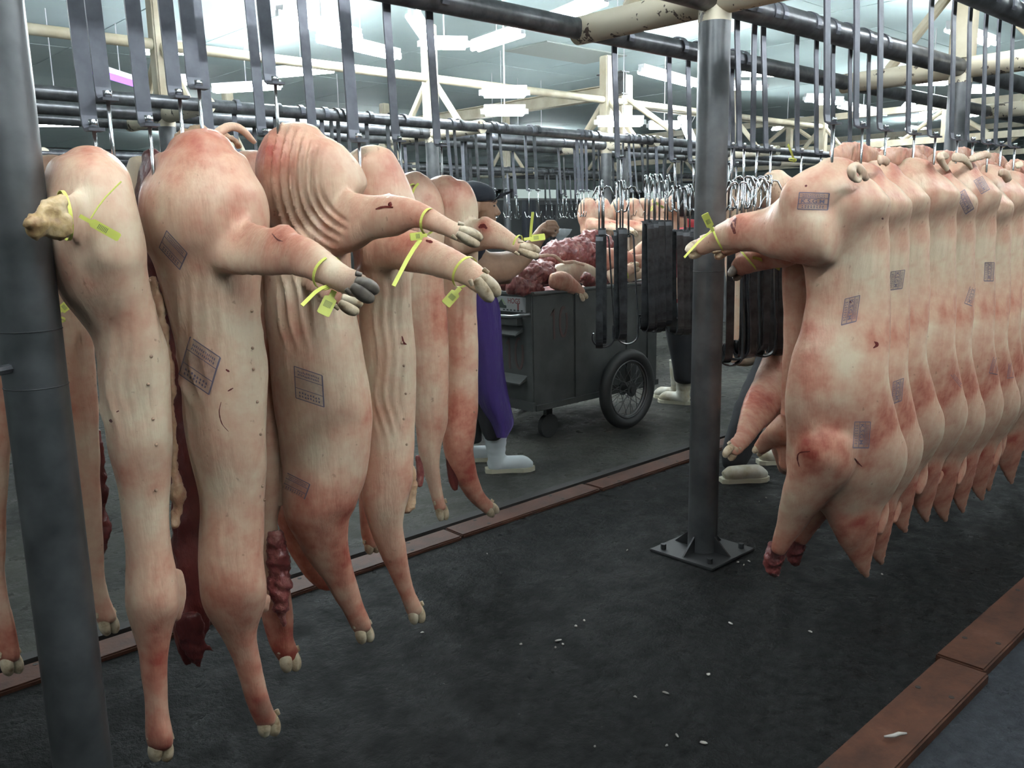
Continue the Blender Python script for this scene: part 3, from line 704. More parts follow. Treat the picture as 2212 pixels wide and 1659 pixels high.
# 2b: other half behind 2
A2b = new_carcass('half pig behind the second one, with torn red neck meat', 2.33, (560, 330))
mb = MB()
loft(mb, [(540,340,40),(545,420,70),(545,500,64),(545,580,56),(552,660,52),(556,760,48),(558,860,46),(560,960,48),(560,1060,50),(560,1130,40),(575,1190,34),(588,1260,36),(598,1330,36),(606,1380,28),(620,1412,25),(628,1425,22)], 2.33, 1.)
loft(mb, [(620,560,44,2.3),(680,600,36,2.0),(720,632,27,1.8),(748,652,21,1.66)], 2.3, 1)
s2b = skin_obj('skin', mb, A2b, .42, [(620,1360,50,.4,70),(745,650,35,.4)], vox=.009)
hoof('hoof', A2b, (752,655), (.86,.4), 24, 1.63, 30); hoof('hoof', A2b, (626,1422), (.15,1), 25, 2.32, 30)
fl = MB(); loft(fl, [(588,1150,14),(600,1180,22),(605,1230,23),(603,1280,20),(608,1330,12),(612,1350,6)], 2.24, .8)
V, Nn, Fc = remesh(fl, .006, 2); mesh_obj('torn_neck', V+Nn*(fbm(V, (22,22,22), 4)*.012)[:, None], Fc, M_MEAT, A2b, True)
fl = MB(); loft(fl, [(584,600,8),(588,700,10),(596,800,9),(602,900,9),(606,1000,8),(604,1090,8)], 2.27, 1, 10); skin_obj('belly_flap', fl, A2b, .3, [], vox=.007, smooth=2, lump=.006)
teats('teats', A2b, s2b, [])

# 3: the wrinkled one
A3 = new_carcass('half pig with deep parallel wrinkles over the ham and a faded stamp on its flank', Y, (640, 275))
mb = MB()
loft(mb, [(640,284,56),(640,302,78),(644,332,98),(656,368,108),(678,414,116),(700,458,110),(722,488,76)], Y, .95)
loft(mb, [(700,470,90,2.12),(750,478,72,2.0),(800,470,52,1.9),(850,466,48,1.8),(900,464,32,1.71),(950,484,22,1.62),(995,504,20,1.55),(1010,510,19,1.53)], Y, 1.)
loft(mb, [(836,430,18,1.84),(856,436,16,1.8)], Y, 1)
loft(mb, [(660,520,96),(664,580,94),(668,650,98),(676,720,100),(688,800,105),(698,870,107),(702,940,102),(700,1010,92),(692,1060,84),(688,1110,74),(696,1150,60),(708,1190,48),(730,1240,34),(748,1280,28),(762,1310,24),(776,1340,24),(786,1362,21)], Y, .95)
s3 = skin_obj('skin', mb, A3, .29, [(575,330,40,.6,60),(690,1100,90,.42,80),(740,1200,50,.25,90),(860,450,60,.2),(930,480,50,.2),(640,700,40,.2),(720,560,60,.12),(785,1350,40,.4,60),(720,900,80,-.12),(640,1180,40,.5,60)],
              [fold_arc(812,372,112,252,19.,.016,116,212), fold_v(590,765,575,770,25,.013,-.25,.4,6)], vox=.0065, smooth=14)
hoof('hoof', A3, (1008,508), (.9,.45), 21, 1.52, 36); hoof('hoof', A3, (786,1364), (.25,1), 22, Y, 26)
MB().cyl(onY(842,440,1.78), onY(848,446,1.77), .006, 8).build('hock_cut', M_BLOOD, A3)
stamp(s3, A3, (668,835), (30,10), (2,34), text=None, ink=M_INK); stamp(s3, A3, (640,1050), (24,12), (-6,16), text=None, ink=M_INK)
A3b = new_carcass('half pig mostly hidden behind the wrinkled one, its dark red foreleg tucked behind', 2.36, (600, 420))
mb = MB(); loft(mb, [(640,430,60),(640,600,70),(640,760,64),(640,900,62),(640,1020,60),(645,1110,52),(652,1160,42),(668,1200,34),(685,1235,28),(706,1258,22),(722,1268,12)], 2.36, .9)
skin_obj('skin', mb, A3b, .75, vox=.01)
hoof('hoof', A3b, (722,1266), (1,.4), 13, 2.36, 22)

# 4
A4 = new_carcass('smooth half pig right of the wrinkled one, hind hoof pointing at the bin', Y, (795, 325))
mb = MB()
loft(mb, [(782,334,42),(790,350,62),(798,372,68),(808,404,76),(816,450,84),(826,500,82),(830,540,70),(832,600,64)], 2.2, .95)
loft(mb, [(800,535,60,2.15),(850,536,50,2.05),(900,546,45,1.93),(948,560,38,1.83),(990,578,34,1.74),(1022,596,31,1.67),(1050,620,26,1.61)], Y, 1.)
loft(mb, [(826,590,64),(832,660,58),(838,740,60),(842,820,58),(842,900,56),(840,980,56),(836,1040,56),(830,1090,48),(836,1140,36),(850,1190,31),(866,1240,24),(880,1280,19),(893,1312,19),(898,1325,18)], Y, .9)
s4 = skin_obj('skin', mb, A4, .28, [(850,370,40,.2),(820,420,50,.14),(840,520,60,.35,40),(900,520,40,.25),(1040,610,40,.1),(860,1180,60,.15),(880,1270,40,.2)],
              [fold_v(790,890,585,1000,20,.008,-.1,.6), fold_v(855,895,1000,1120,16,.006,-.1,.5)], smooth=12)
hoof('hoof', A4, (1048,616), (.62,.78), 26, 1.60, 38); hoof('hoof', A4, (899,1322), (.18,1), 20, Y, 26)
fl = MB(); loft(fl, [(884,990,8),(890,1040,12),(886,1080,14),(878,1106,9)], 2.2, .7, 12)
V, Nn, Fc = remesh(fl, .006, 2); mesh_obj('cut_edge', V+Nn*(fbm(V, (26,26,26), 3)*.008)[:, None], Fc, M_FLAP, A4, True)
teats('teats', A4, s4, [(868,740),(872,790),(876,850),(872,905),(878,960)])
A4b = new_carcass('half pig hidden behind the smooth one, only its low pink trotter showing above the kerb', 2.45, (800, 420))
mb = MB(); loft(mb, [(812,420,46),(815,560,50),(815,760,46),(815,900,44),(808,1010,36),(796,1070,22),(792,1110,18),(796,1150,19),(802,1180,17)], 2.45, .9)
skin_obj('skin', mb, A4b, .5, vox=.01); hoof('hoof', A4b, (803,1178), (.25,1), 18, 2.45, 18)

# 5, 6 on the rail behind
Y6 = 2.862
A5 = new_carcass('pale half pig on the far rail with a slim white foreleg hanging by the kerb', Y6, (885, 390))
mb = MB()
loft(mb, [(880,388,34),(888,408,50),(895,440,62),(898,480,64),(900,540,58),(908,620,52),(920,700,48),(926,780,44),(930,850,40),(932,910,36),(928,960,27),(930,1000,21),(938,1040,16),(946,1075,14),(952,1100,14)], Y6, .9)
s5 = skin_obj('skin', mb, A5, .28, [(950,690,22,.5,60),(930,740,30,.25),(950,1090,30,.3),(940,640,30,.2)], [fold_v(880,970,560,780,18,.007,-.1,.9), fold_v(885,965,740,1000,16,.006,-.04,.2)], lump=.003)
hoof('hoof', A5, (954,1100), (.2,1), 15, Y6, 26)
fl = MB(); loft(fl, [(902,985,6),(908,1020,9),(906,1050,7)], Y6-.08, .7, 10); mesh_obj('torn_neck', *remesh(fl, .006, 1)[::2], M_MEAT, A5, True)
A6 = new_carcass('half pig beside the man in the black cap, its foreleg flushed deep red', Y6, (975, 385))
mb = MB()
loft(mb, [(952,390,30),(955,404,50),(964,432,62),(970,464,64),(976,500,58),(985,540,50),(992,590,42),(997,650,34),(1000,720,33),(1000,800,33),(998,870,36),(992,930,36),(990,970,33),(1000,1010,28),(1015,1045,22),(1030,1072,18),(1050,1092,16),(1058,1098,15)], Y6, .9)
loft(mb, [(985,515,46,2.84),(1020,510,36,2.75),(1055,506,34,2.66),(1090,518,24,2.57),(1118,532,18,2.5),(1136,540,16,2.46)], Y6, 1)
loft(mb, [(1040,476,10,2.68),(1052,478,11,2.66),(1062,486,10,2.64)], Y6, 1)
s6 = skin_obj('skin', mb, A6, .3, [(990,400,45,.3),(1020,470,25,-.3,50),(1000,980,50,.85,80),(1040,1080,50,.6),(1042,490,14,.7),(990,880,35,.3),(1010,620,20,.2)], [fold_v(960,1035,560,780,17,.007,-.1,.2)], lump=.003)
hoof('hoof', A6, (1138,540), (.95,.28), 17, 2.45, 30); hoof('hoof', A6, (1060,1098), (.6,.8), 16, Y6, 18)
fl = MB(); loft(fl, [(968,960,8),(974,1000,11),(980,1040,11),(984,1058,6)], Y6+.02, .7, 10); mesh_obj('torn_neck', *remesh(fl, .006, 1)[::2], M_DMEAT, A6, True)
teats('teats', A6, s6, [(1026,700),(1029,800),(1024,890)])

# 0: behind the left pole on the far rail
A0 = new_carcass('narrow half pig in the gap right of the left pole, brown-hoofed', Y6, (110, 340))
mb = MB()
loft(mb, [(105,350,40),(110,420,70),(122,520,66),(140,600,52),(152,680,46),(163,770,43),(172,860,40),(180,950,36),(185,1030,32),(190,1100,32),(198,1170,27),(206,1230,20),(214,1280,20),(226,1322,23),(232,1340,22)], Y6, .9)
skin_obj('skin', mb, A0, .3, [(170,850,40,.2)], [fold_v(125,200,640,900,17,.005,-.08,.3)])
hoof('hoof', A0, (233,1342), (.3,1), 24, Y6, 30)
fl = MB(); loft(fl, [(212,930,7),(214,1000,13),(216,1060,18),(220,1110,15),(216,1150,18),(216,1190,10),(218,1220,4)], Y6+.02, .7, 12)
V, Nn, Fc = remesh(fl, .007, 2); mesh_obj('torn_neck', V+Nn*(fbm(V, (18,18,18), 3)*.014)[:, None], Fc, M_DMEAT, A0, True)
A00 = new_carcass('half pig cut off by the left picture edge, its reddish foreleg showing', 2.75, (-40, 350))
mb = MB(); loft(mb, [(-60,360,60),(-55,500,80),(-45,700,70),(-35,900,62),(-28,1050,48),(-18,1140,34),(-10,1230,24),(2,1310,24),(14,1380,28),(22,1425,26)], 2.75, .9)
skin_obj('skin', mb, A00, .42, [(15,1400,40,.3)], vox=.011); hoof('hoof', A00, (24,1428), (.25,1), 27, 2.75, 30)

# ------------------------------------------------------------------ carcasses of the right row
YR = 1.42
R1 = new_carcass('front pig of the right row with three stamps and a curled tail', YR, (1800, 330))
mb = MB()
loft(mb, [(1812,360,46),(1808,385,88),(1804,430,122),(1810,490,116),(1828,550,98),(1832,610,90),(1832,660,92),(1824,720,98),(1814,790,108),(1812,860,116),(1820,930,124),(1829,985,134),(1836,1030,124),(1842,1070,98),(1846,1105,66),(1850,1140,52),(1856,1175,40),(1862,1205,28),(1868,1230,18),(1874,1248,8)], YR, .52, 26)
loft(mb, [(1850,500,66,1.43),(1800,490,86,1.43),(1755,486,90,1.48),(1712,492,78,1.54),(1670,500,58,1.62),(1630,500,45,1.70),(1600,503,42,1.75),(1572,510,34,1.81),(1548,518,27,1.86),(1524,528,23,1.92),(1508,536,20,1.95)], YR, 1.)
loft(mb, [(1592,474,12,1.75),(1610,470,12,1.72)], YR, 1)
loft(mb, [(1800,940,70,1.43),(1778,990,72,1.45),(1752,1040,60,1.49),(1728,1085,45,1.53),(1708,1130,33,1.57),(1692,1165,25,1.6),(1680,1192,19,1.62)], YR, .85)
loft(mb, [(1895,1070,26),(1900,1110,22),(1896,1150,14)], YR-.02, .6)
sr = skin_obj('skin', mb, R1, .34, [(1600,470,32,.5),(1590,510,30,.35),(1640,520,60,.15),(1850,1150,70,.4,90),(1860,1220,40,.3),(1850,330,50,.5),(1800,1000,90,.25),(1900,920,40,.28,60),(1750,760,40,.2,120),(1820,640,25,.3,40),(1840,680,22,.25),(1890,740,28,.25),(1720,600,70,.15),(1680,1200,30,.7),(1790,900,40,.18),(1870,560,60,-.25),(1900,650,40,-.25),(1840,880,60,-.1),(1810,400,50,-.18),(1845,380,16,.45,50)],
             [fold_arc(1560,500,8,60,14,.003,-1,361)], lump=.006, mott=.36, smooth=14)
hoof('hoof', R1, (1510,534), (-.85,.5), 20, 1.95, 30)
bl = MB(); loft(bl, [(1682,1180,22),(1672,1205,22),(1670,1228,17),(1676,1244,10)], 1.66, 1, 12); V, Nn, Fc = remesh(bl, .006, 1); mesh_obj('trotter', V+Nn*(fbm(V, (30,30,30), 3)*.009)[:, None], Fc, M_MEAT, R1, True)['label'] = 'bloody foreleg end without hoof'
tl = MB(); loft(tl, [(1872,388,9),(1862,370,11),(1850,360,12),(1840,366,12),(1842,380,11),(1852,388,9),(1862,386,6)], 1.30, 1, 12, 6); skin_obj('tail', tl, R1, .12, vox=.006, smooth=3, lump=.001)
tg = MB(); loft(tg, [(1800,335,16),(1830,330,24),(1870,335,22),(1900,345,12)], YR+.05, .8, 12); V, Nn, Fc = remesh(tg, .007, 2); o = mesh_obj('cut_rump', V+Nn*(fbm(V, (20,20,20), 3)*.006)[:, None], Fc, M_SKIN, R1, True); set_attr(o, 'red', np.full(len(V), .55))
stamp(sr, R1, (1757,435), (32,1), (-2,18), ink=M_INK); stamp(sr, R1, (1837,670), (-4,28), (-16,4)); stamp(sr, R1, (1861,939), (-2,28), (-17,0))

def mark(target, parent, pts, w=1.6, m=None):
    '''dried blood trickle or knife scratch lying on the skin'''
    R = resample([(a, b, 1.) for a, b in pts], 5); V = []
    T = np.gradient(R[:, :2], axis=0)
    for (x, y, _), (tx, ty), i in zip(R, T, range(len(R))):
        L = math.hypot(tx, ty)+1e-9; ww = w*(.35+.65*math.sin(math.pi*(i+.5)/len(R)))*random.uniform(.7,1.2)
        for s_ in (-1, 1):
            h = hit(target, x-ty/L*ww*s_, y+tx/L*ww*s_)
            if h is None: return
            V.append(h[0]+h[1]*.0012)
    mesh_obj('blood_mark', V, [(2*i, 2*i+1, 2*i+3, 2*i+2) for i in range(len(R)-1)], m or M_BLOOD, parent)
for tg_, pr_, pts, w in ((sr,R1,[(1727,1008),(1723,990),(1728,978),(1750,975)],1.8),(sr,R1,[(1846,990),(1853,999),(1862,1008)],1.6),(sr,R1,[(1888,738),(1895,744),(1886,752)],3.),(sr,R1,[(1836,650),(1838,655)],2.2),(sr,R1,[(1590,470),(1584,488),(1588,505)],5.),(sr,R1,[(1596,520),(1604,535),(1614,545)],3.),
        (sr,R1,[(1740,400),(1742,404)],3.),(sr,R1,[(1905,470),(1907,474)],2.5),(s2,A2,[(478,868),(474,890),(480,915),(494,932)],1.1),(s2,A2,[(488,798),(496,803)],2.2),(s2,A2,[(492,845),(504,838)],1.6),(s2,A2,[(588,505),(600,518),(612,522)],1.6),(s,A1,[(238,906),(243,912)],3.2),(s,A1,[(252,890),(258,887)],1.4),
        (s3,A3,[(812,452),(830,447),(850,448)],2.4),(s3,A3,[(930,520),(936,526)],1.5),(s4,A4,[(868,726),(872,740),(878,744)],2.),(s4,A4,[(840,1240),(846,1250)],1.4),(s6,A6,[(1034,492),(1044,488),(1052,494)],4.5),(s4,A4,[(920,520),(935,524)],3.)): mark(tg_, pr_, pts, w)
index_children()
# the carcasses packed behind it: copies moved along the rail, each a little turned and stretched
EDGES = [(1977,'second pig of the right row, red-smeared flank with a grey stamp'), (2013,'third pig of the right row, a thin red-streaked strip'),
         (2074,'fourth pig of the right row with a diamond stamp low on the shoulder'), (2114,'fifth pig of the right row, stamped near the rump, dark red jowl'),
         (2161,'sixth pig of the right row, pale with an upright boxed stamp'), (2188,'seventh pig of the right row, narrow and brownish'), (2222,'eighth pig of the right row, red rump at the picture edge'),
         (2262,'ninth pig of the right row, just outside the right edge')]
xe = onY(1927, 500, 1.30)[0]; RC = []
dz = [-.01, .0, .02, .005, .03, -.02, .02, 0]; ry = [.0, .02, -.01, .015, -.012, .01, 0, 0]
for i, (ex, lb) in enumerate(EDGES):
    c = copy_tree(R1)
    dx = onY(ex, 500, 1.30)[0]-xe
    c.location = (R1.location.x+dx, R1.location.y+ry[i]*.6, R1.location.z+dz[i])
    c.rotation_euler = (ry[i]*.8, 0, math.radians((3, -5, 4, -3, 5, -4, 3, 0)[i])); c.scale = (1, 1, (1.0, .94, .97, .99, 1.02, .97, 1, 1)[i])
    c['label'] = lb; c['group'] = 'pigs packed behind the front right carcass'; RC.append(c)
bpy.context.view_layer.update()
index_children()
def adopt(o, c):
    '''hand a part built in world space to a turned copy'''
    o.parent = c; o.matrix_parent_inverse = c.matrix_world.inverted()
TAILS = {0:[(1918,352,10),(1908,346,12),(1900,346,13)], 1:None, 2:[(2046,368,7),(2036,352,9),(2030,340,10),(2038,334,9),(2046,340,8)], 3:[(2060,340,12),(2078,342,11),(2092,354,8),(2098,366,5)],
         4:[(2096,344,9),(2112,338,10),(2128,334,10),(2138,336,9)], 5:[(2160,372,10),(2170,376,12),(2178,390,10)], 6:[(2196,360,8),(2206,352,9)], 7:None}
MARKS = [(0,(1936,605),(-3,20),(-15,2)),(0,(1938,845),(-2,24),(-11,4)),(2,(2074,813),(11,14),(-10,10)),(3,(2084,436),(10,20),(-9,6)),(3,(2097,640),(-6,18),(-8,-3)),(4,(2120,400),(8,14),(-9,5)),(4,(2136,587),(-1,20),(-10,0)),(4,(2150,790),(-5,17),(-9,-2)),(5,(2184,800),(-2,16),(-7,1))]
for i, c in enumerate(RC):
    sk = None
    for k in CH[c.name]:
        st = k.name.split('.')[0]
        if st in ('ink_stamp', 'ink_wash', 'tail', 'blood_mark'): bpy.data.objects.remove(k)
        elif st == 'skin': sk = k
    if TAILS[i]:
        tl = MB(); loft(tl, TAILS[i], 1.33, 1, 12, 6); adopt(skin_obj('tail', tl, None, .25, vox=.006, smooth=3, lump=.001), c)
    for m in MARKS:
        if m[0] == i:
            before = set(bpy.data.objects); stamp(sk, None, *m[1:])
            for o in set(bpy.data.objects)-before: adopt(o, c)
R1['group'] = 'pigs packed behind the front right carcass'

# two more on the middle rail whose legs show left of the front right pig
B1 = new_carcass('pig behind the front right one, foreleg reaching left above a white shoe', 2.1, (1680, 390))
mb = MB()
loft(mb, [(1672,378,26),(1680,410,50),(1700,470,60),(1712,560,58),(1714,660,52),(1710,740,48),(1706,800,50),(1700,870,56),(1712,950,50),(1720,1010,40)], 2.14, .8)
loft(mb, [(1690,770,40,2.14),(1668,830,42,2.1),(1642,880,40,2.02),(1622,915,30,1.95),(1606,945,22,1.9),(1592,962,20,1.86),(1582,974,17,1.83)], 2.1, 1)
skin_obj('skin', mb, B1, .5, [(1640,860,40,.2),(1660,400,40,-.4)], vox=.009); hoof('hoof', B1, (1580,974), (-.5,.85), 17, 1.83, 20)
B2 = new_carcass('pig behind the hook bundle with a seal on its left-pointing hind leg', 1.62, (1720, 420))
mb = MB()
loft(mb, [(1730,520,40,1.62),(1690,535,44,1.66),(1655,548,36,1.74),(1625,560,29,1.8),(1604,572,24,1.84),(1590,582,18,1.88)], 1.62, 1)
loft(mb, [(1740,420,40),(1745,500,60),(1740,600,50),(1740,760,50),(1735,900,50),(1720,960,46),(1705,1010,26)], 1.66, .6)
loft(mb, [(1700,925,36,1.66),(1672,940,26,1.7),(1652,958,20,1.76),(1640,970,16,1.8)], 1.66, 1)
skin_obj('skin', mb, B2, .52, [(1595,580,24,.45)], vox=.009); hoof('hoof', B2, (1594,584), (-.6,.7), 18, 1.87, 22, M_HOOF_DARK); hoof('hoof', B2, (1640,970), (-.5,.8), 14, 1.8, 14)
B3 = new_carcass('pale ham hanging left of the front right pig, behind the hook bundle', 2.862, (1590, 420))
mb = MB(); loft(mb, [(1590,418,24),(1592,446,36),(1600,500,44),(1606,580,40),(1608,680,36),(1606,780,30)], 2.9, .9)
skin_obj('skin', mb, B3, .12, vox=.011)

# ------------------------------------------------------------------ carcasses on the second frame, behind the cart
def far_group(src, Yt, spots, labels, group):
    for i, px in enumerate(spots):
        c = copy_tree(src); p = onY(px, 425, Yt)
        c.location = (p[0], Yt, 1.72); c.scale = (1,1,.96+.03*(i % 3)); c.rotation_euler = (0,0,math.radians((4,-6,3,-2,5,-4)[i % 6])); c['group'] = group; c['label'] = labels[i]
far_group(A4, 6.28, (1272, 1300, 1340, 1368, 1392, 1418, 1440),
    ['pale pig on the second frame hanging just left of the twin grey poles', 'second pig on the far frame, partly behind the left twin pole', 'first of the five far pigs right of the twin poles',
     'second of the five far pigs right of the twin poles', 'third of the five far pigs right of the twin poles', 'fourth of the five far pigs right of the twin poles', 'last of the far pigs, by the man in red'], 'pigs on the second frame')
# ------------------------------------------------------------------ hangers: flat bar over the rail, round rod with a two-pronged hook
LB, LR = .575, .25
def hanger_proto(mbar):
    t = empty('hook_hanger', (0,0,-50), 'x', 'hook hanger'); z0 = -50.
    P = [(0, .056*math.cos(a), z0+.056*math.sin(a)) for a in np.linspace(math.radians(205), 0, 14)]
    P += [(0,.055,z0-.1),(0,.046,z0-.25),(0,.036,z0-.45),(0,.032,z0-LB+.03),(0,.028,z0-LB+.008),(0,.016,z0-LB),(0,-.014,z0-LB)]
    MB().strip(P, (1,0,0), .036, .0065).build('flat_bar', mbar, t)
    r = MB(); r.tube([(0,.006,z0-LB+.02),(0,.006,z0-LB-LR)], .0048, 8)
    for s in (-1, 1):
        r.tube([(0,.006,z0-LB-LR+.004),(0,.006+s*.014,z0-LB-LR-.012),(0,.006+s*.032,z0-LB-LR-.008),(0,.006+s*.046,z0-LB-LR+.024),(0,.006+s*.055,z0-LB-LR+.046)], [.0048,.0048,.0048,.0042,.0012], 8)
    r.cyl((0,.006,z0-LB+.006),(0,.006,z0-LB+.02), .010, 8)
    r.build('hook_rod', M_ROD, t, smooth=True)
    return t
HG = hanger_proto(M_BAR); HD = hanger_proto(M_BAR_DARK); index_children()
def put_hanger(src, x, y, z, label, group=None, flip=False, rz=0., rx=0., ryy=0., sz=1.):
    c = copy_tree(src); c.location = (x, y, z); c.scale = (1,1,sz)
    c.rotation_euler = ((math.pi if flip else 0)+rx, ryy, rz); c['label'] = label
    if group: c['group'] = group
    return c
used = []
YB, ZB = 2.142, ZR-.0
def on_rail(px, py, Y, label, group=None, src=None, sz=1., **k):
    p = onY(px, py, Y); put_hanger(src or HG, p[0], Y, ZR, label, group, sz=sz, **k); return p[0]
# over the left row (px read where the bar ends)
g = 'hangers over the left row'
for px, py, lb in ((205,280,'flat bar hanger nearest the left pole, two rods entering the stump-legged pig'),(235,215,'hanger crossing the violet lamp, rod running into the leftmost near pig'),
                   (325,270,'hanger beside the violet lamp, dark bar with its rod ending behind the second pig'),(390,210,'pale hanger in front of the cream column, rod sunk in the second ham'),
                   (432,190,'broad dark hanger ending above the second pig tail'),(597,180,'dark hanger ending beside the blazing lamps'),(778,305,'broad hanger hanging over the ham of the smooth pig')):
    z = onY(px, py, YB)[2]; on_rail(px, py, YB, lb, g, sz=(ZR-z)/LB)
for px, py, lb in ((462,300,'thin hanger right beside the broad dark one over the second pig'),(575,290,'hanger dropping behind the wrinkled ham'),(685,285,'hanger in front of the blazing lamps over the wrinkled ham'),
                   (865,305,'hanger over the pale far-rail pig with two slanting rods'),(955,315,'hanger curling over the near dark rail, left of the cream column')):
    z = onY(px, py, 2.862)[2]; on_rail(px, py, 2.862, lb, g, sz=(ZR-z)/LB)
# centre: bars carrying the inverted bundles
g = 'hangers that carry the bundles'
for px, lb in ((1345,'lone hanger left of the central pole carrying the bundle over the bin'),(1462,'hanger carrying the bundle nearest the central pole, left one'),(1503,'hanger just left of the central pole')): on_rail(px, 240, 2.862, lb, g)
for px, lb in ((1592,'first hanger right of the central pole'),(1612,'second hanger right of the central pole'),(1650,'third hanger right of the central pole, leaning'),(1668,'fourth hanger right of the central pole, leaning against the third')): on_rail(px, 200, YB, lb, g, rx=random.uniform(-.03,.03))
g = 'empty hangers on the middle rail right of the pole'
for px, n in ((1740,'first'),(1782,'second'),(1818,'third'),(1855,'fourth'),(1895,'fifth')): on_rail(px, 200, YB, n+' empty hanger on the middle rail right of the central pole bundle', g)
for px, n in ((1588,'first'),(1572,'second')): on_rail(px+10, 200, 2.862, n+' hanger behind the central pole on the far rail', 'hangers behind the central pole')
# right row
g = 'hangers over the right row'
for px, n in ((1806,'first'),(1869,'second'),(1920,'third, ending low over the radiating roof braces'),(1982,'fourth'),(2028,'fifth'),(2076,'sixth'),(2110,'seventh'),(2144,'eighth'),(2172,'ninth'),(2202,'tenth')):
    on_rail(px, 240, YR, n+' hanger counted from the front right pig', g)
# inverted bundles hooked on by their own prongs
def bundle(spots, Y, z, name):
    for i, px in enumerate(spots):
        p = onY(px, 560, Y)
        put_hanger(HD, p[0], Y+random.uniform(-.04,.04), z-(LB+LR)*.90+random.uniform(-.02,.02), ORD[i]+' dark upside-down hanger from the left in the '+name, 'spare hangers in the '+name, True, random.uniform(-.9,-.4) if random.random() < .72 else random.uniform(.5,.9), random.uniform(-.012,.012), random.uniform(-.014,.014), sz=.90)
bundle((1301,1305,1309,1313,1334,1339,1344,1349), 2.862, 1.665, 'bundle in front of the bin')
bundle((1392,1396,1400,1404,1408,1412,1424,1428,1432,1436), 2.862, 1.70, 'wide bundle left of the central pole')
bundle((1456,1460,1464,1468,1480,1484,1488,1492), 2.862, 1.655, 'bundle touching the central pole')
bundle((1573,1577,1581,1585,1604,1608,1612,1616,1620,1624,1642,1646,1650,1668,1672,1676), YB, 1.655, 'big bundle right of the central pole')
# second and third frames
g2 = 'empty hangers on the second frame'
def far_hang(spots, Y, py, lb, g, zr=ZR):
    for i, px in enumerate(spots):
        p = onY(px, py, Y); put_hanger(HD if random.random() < .5 else HG, p[0], Y, zr, (ORD[i]+' '+lb+', from the left'), g, rx=random.uniform(-.05,.05), rz=random.uniform(-.3,.3))
far_hang((516,604,652,704,728,742,800,846,872,975,992,1038,1062,1070,1088,1145,1160,1252,1262,1274,1290,1356,1366,1378,1394,1408,1424), 6.28, 300, 'empty hanger on the near rail behind the cart', g2)
far_hang((560,690,760,860,905,1003,1012,1060,1214,1248,1302,1428,1444,1466), 7.0, 300, 'empty hanger on the middle rail behind the cart', g2)
far_hang((640,880,1020,1112,1226,1330,1440,1478), 7.72, 310, 'empty hanger on the rear rail behind the cart', g2)
far_hang((1100,1118,1182,1190,1206,1214,1224,1236,1246,1400,1420,1432,1446,1470), 11.14, 400, 'tiny empty hanger before the dark far stalls', 'empty hangers on the third frame')
for src in (HG, HD):
    for k in CH[src.name]: bpy.data.objects.remove(k)
    bpy.data.objects.remove(src)

# ------------------------------------------------------------------ yellow seals
seal((140,466,1.93,-.75,.15,-.6), 52, 'yellow seal on the leftmost stump, its label sloping down to the right', ((172,466),(258,514),9.5), ((196,472),(262,392),1.2), Yp=1.90)
seal((708,590,1.56,.8,.5,-.55), 37, 'yellow seal on the grey-hoofed leg with a dangling label', ((722,628),(697,680),14), ((708,618),(652,660),4), Yp=1.53)
seal((926,478,1.66,.9,.3,-.5), 27, 'yellow seal on the wrinkled pig leg with a long dangling tail', ((922,508),(886,512),8), ((908,518),(850,618),4.2), Yp=1.61)
seal((1004,588,1.70,.75,.5,-.5), 35, 'yellow seal on the smooth pig hind leg, label hanging toward the flank', ((994,622),(962,658),11), None, Yp=1.68)
seal((1118,528,2.51,.9,.35,-.4), 20, 'yellow seal on the leg pointing at the man hand, label level and tail upright', ((1132,517),(1177,511),7), ((1146,512),(1151,458),3), Yp=2.48)
seal((888,408,2.8,.6,.6,-.3), 12, 'yellow seal tail sticking up between the two far-rail hams', None, ((891,417),(904,396),2.4), Yp=2.66)
seal((120,690,2.72,.1,1,-.2), 18, 'yellow label peeping out right of the left pole', ((124,676),(150,655),9.5), None, Yp=2.72)
seal((1552,516,1.85,-.85,.4,.4), 27, 'yellow seal on the front right pig leg, label up and tail slanting down', ((1540,500),(1522,462),7.5), ((1536,500),(1478,556),2.2), Yp=1.78)
seal((1618,562,1.81,-.7,.6,.3), 28, 'yellow seal on the leg below the front right ham, tail pointing right', None, ((1626,556),(1684,582),3), Yp=1.74)
seal((1712,345,2.2,-.2,.9,0), 8, 'yellow seal tail above the front right ham, left of the first hanger', None, ((1716,350),(1702,312),2.4), Yp=2.2)
seal((1402,592,4.02,.9,.2,0), 14, 'yellow seal hanging down the bin side from the meat', ((1395,577),(1407,580),4), ((1404,590),(1392,624),1.6), Yp=3.98)
seal((1352,588,4.06,.8,-.3,0), 14, 'thin yellow seal round the trotter at the bin edge', None, ((1347,592),(1340,608),1), Yp=4.02)
for i, (px, py) in enumerate(((1412,432),(1424,440),(1408,450))):
    seal((px,py,5.75,.8,.4,-.3), 6, ('first','second','third')[i]+' tiny yellow seal among the far pigs right of the twin poles', ((px+2,py+3),(px+9,py+9),2.5), None, Yp=5.7)

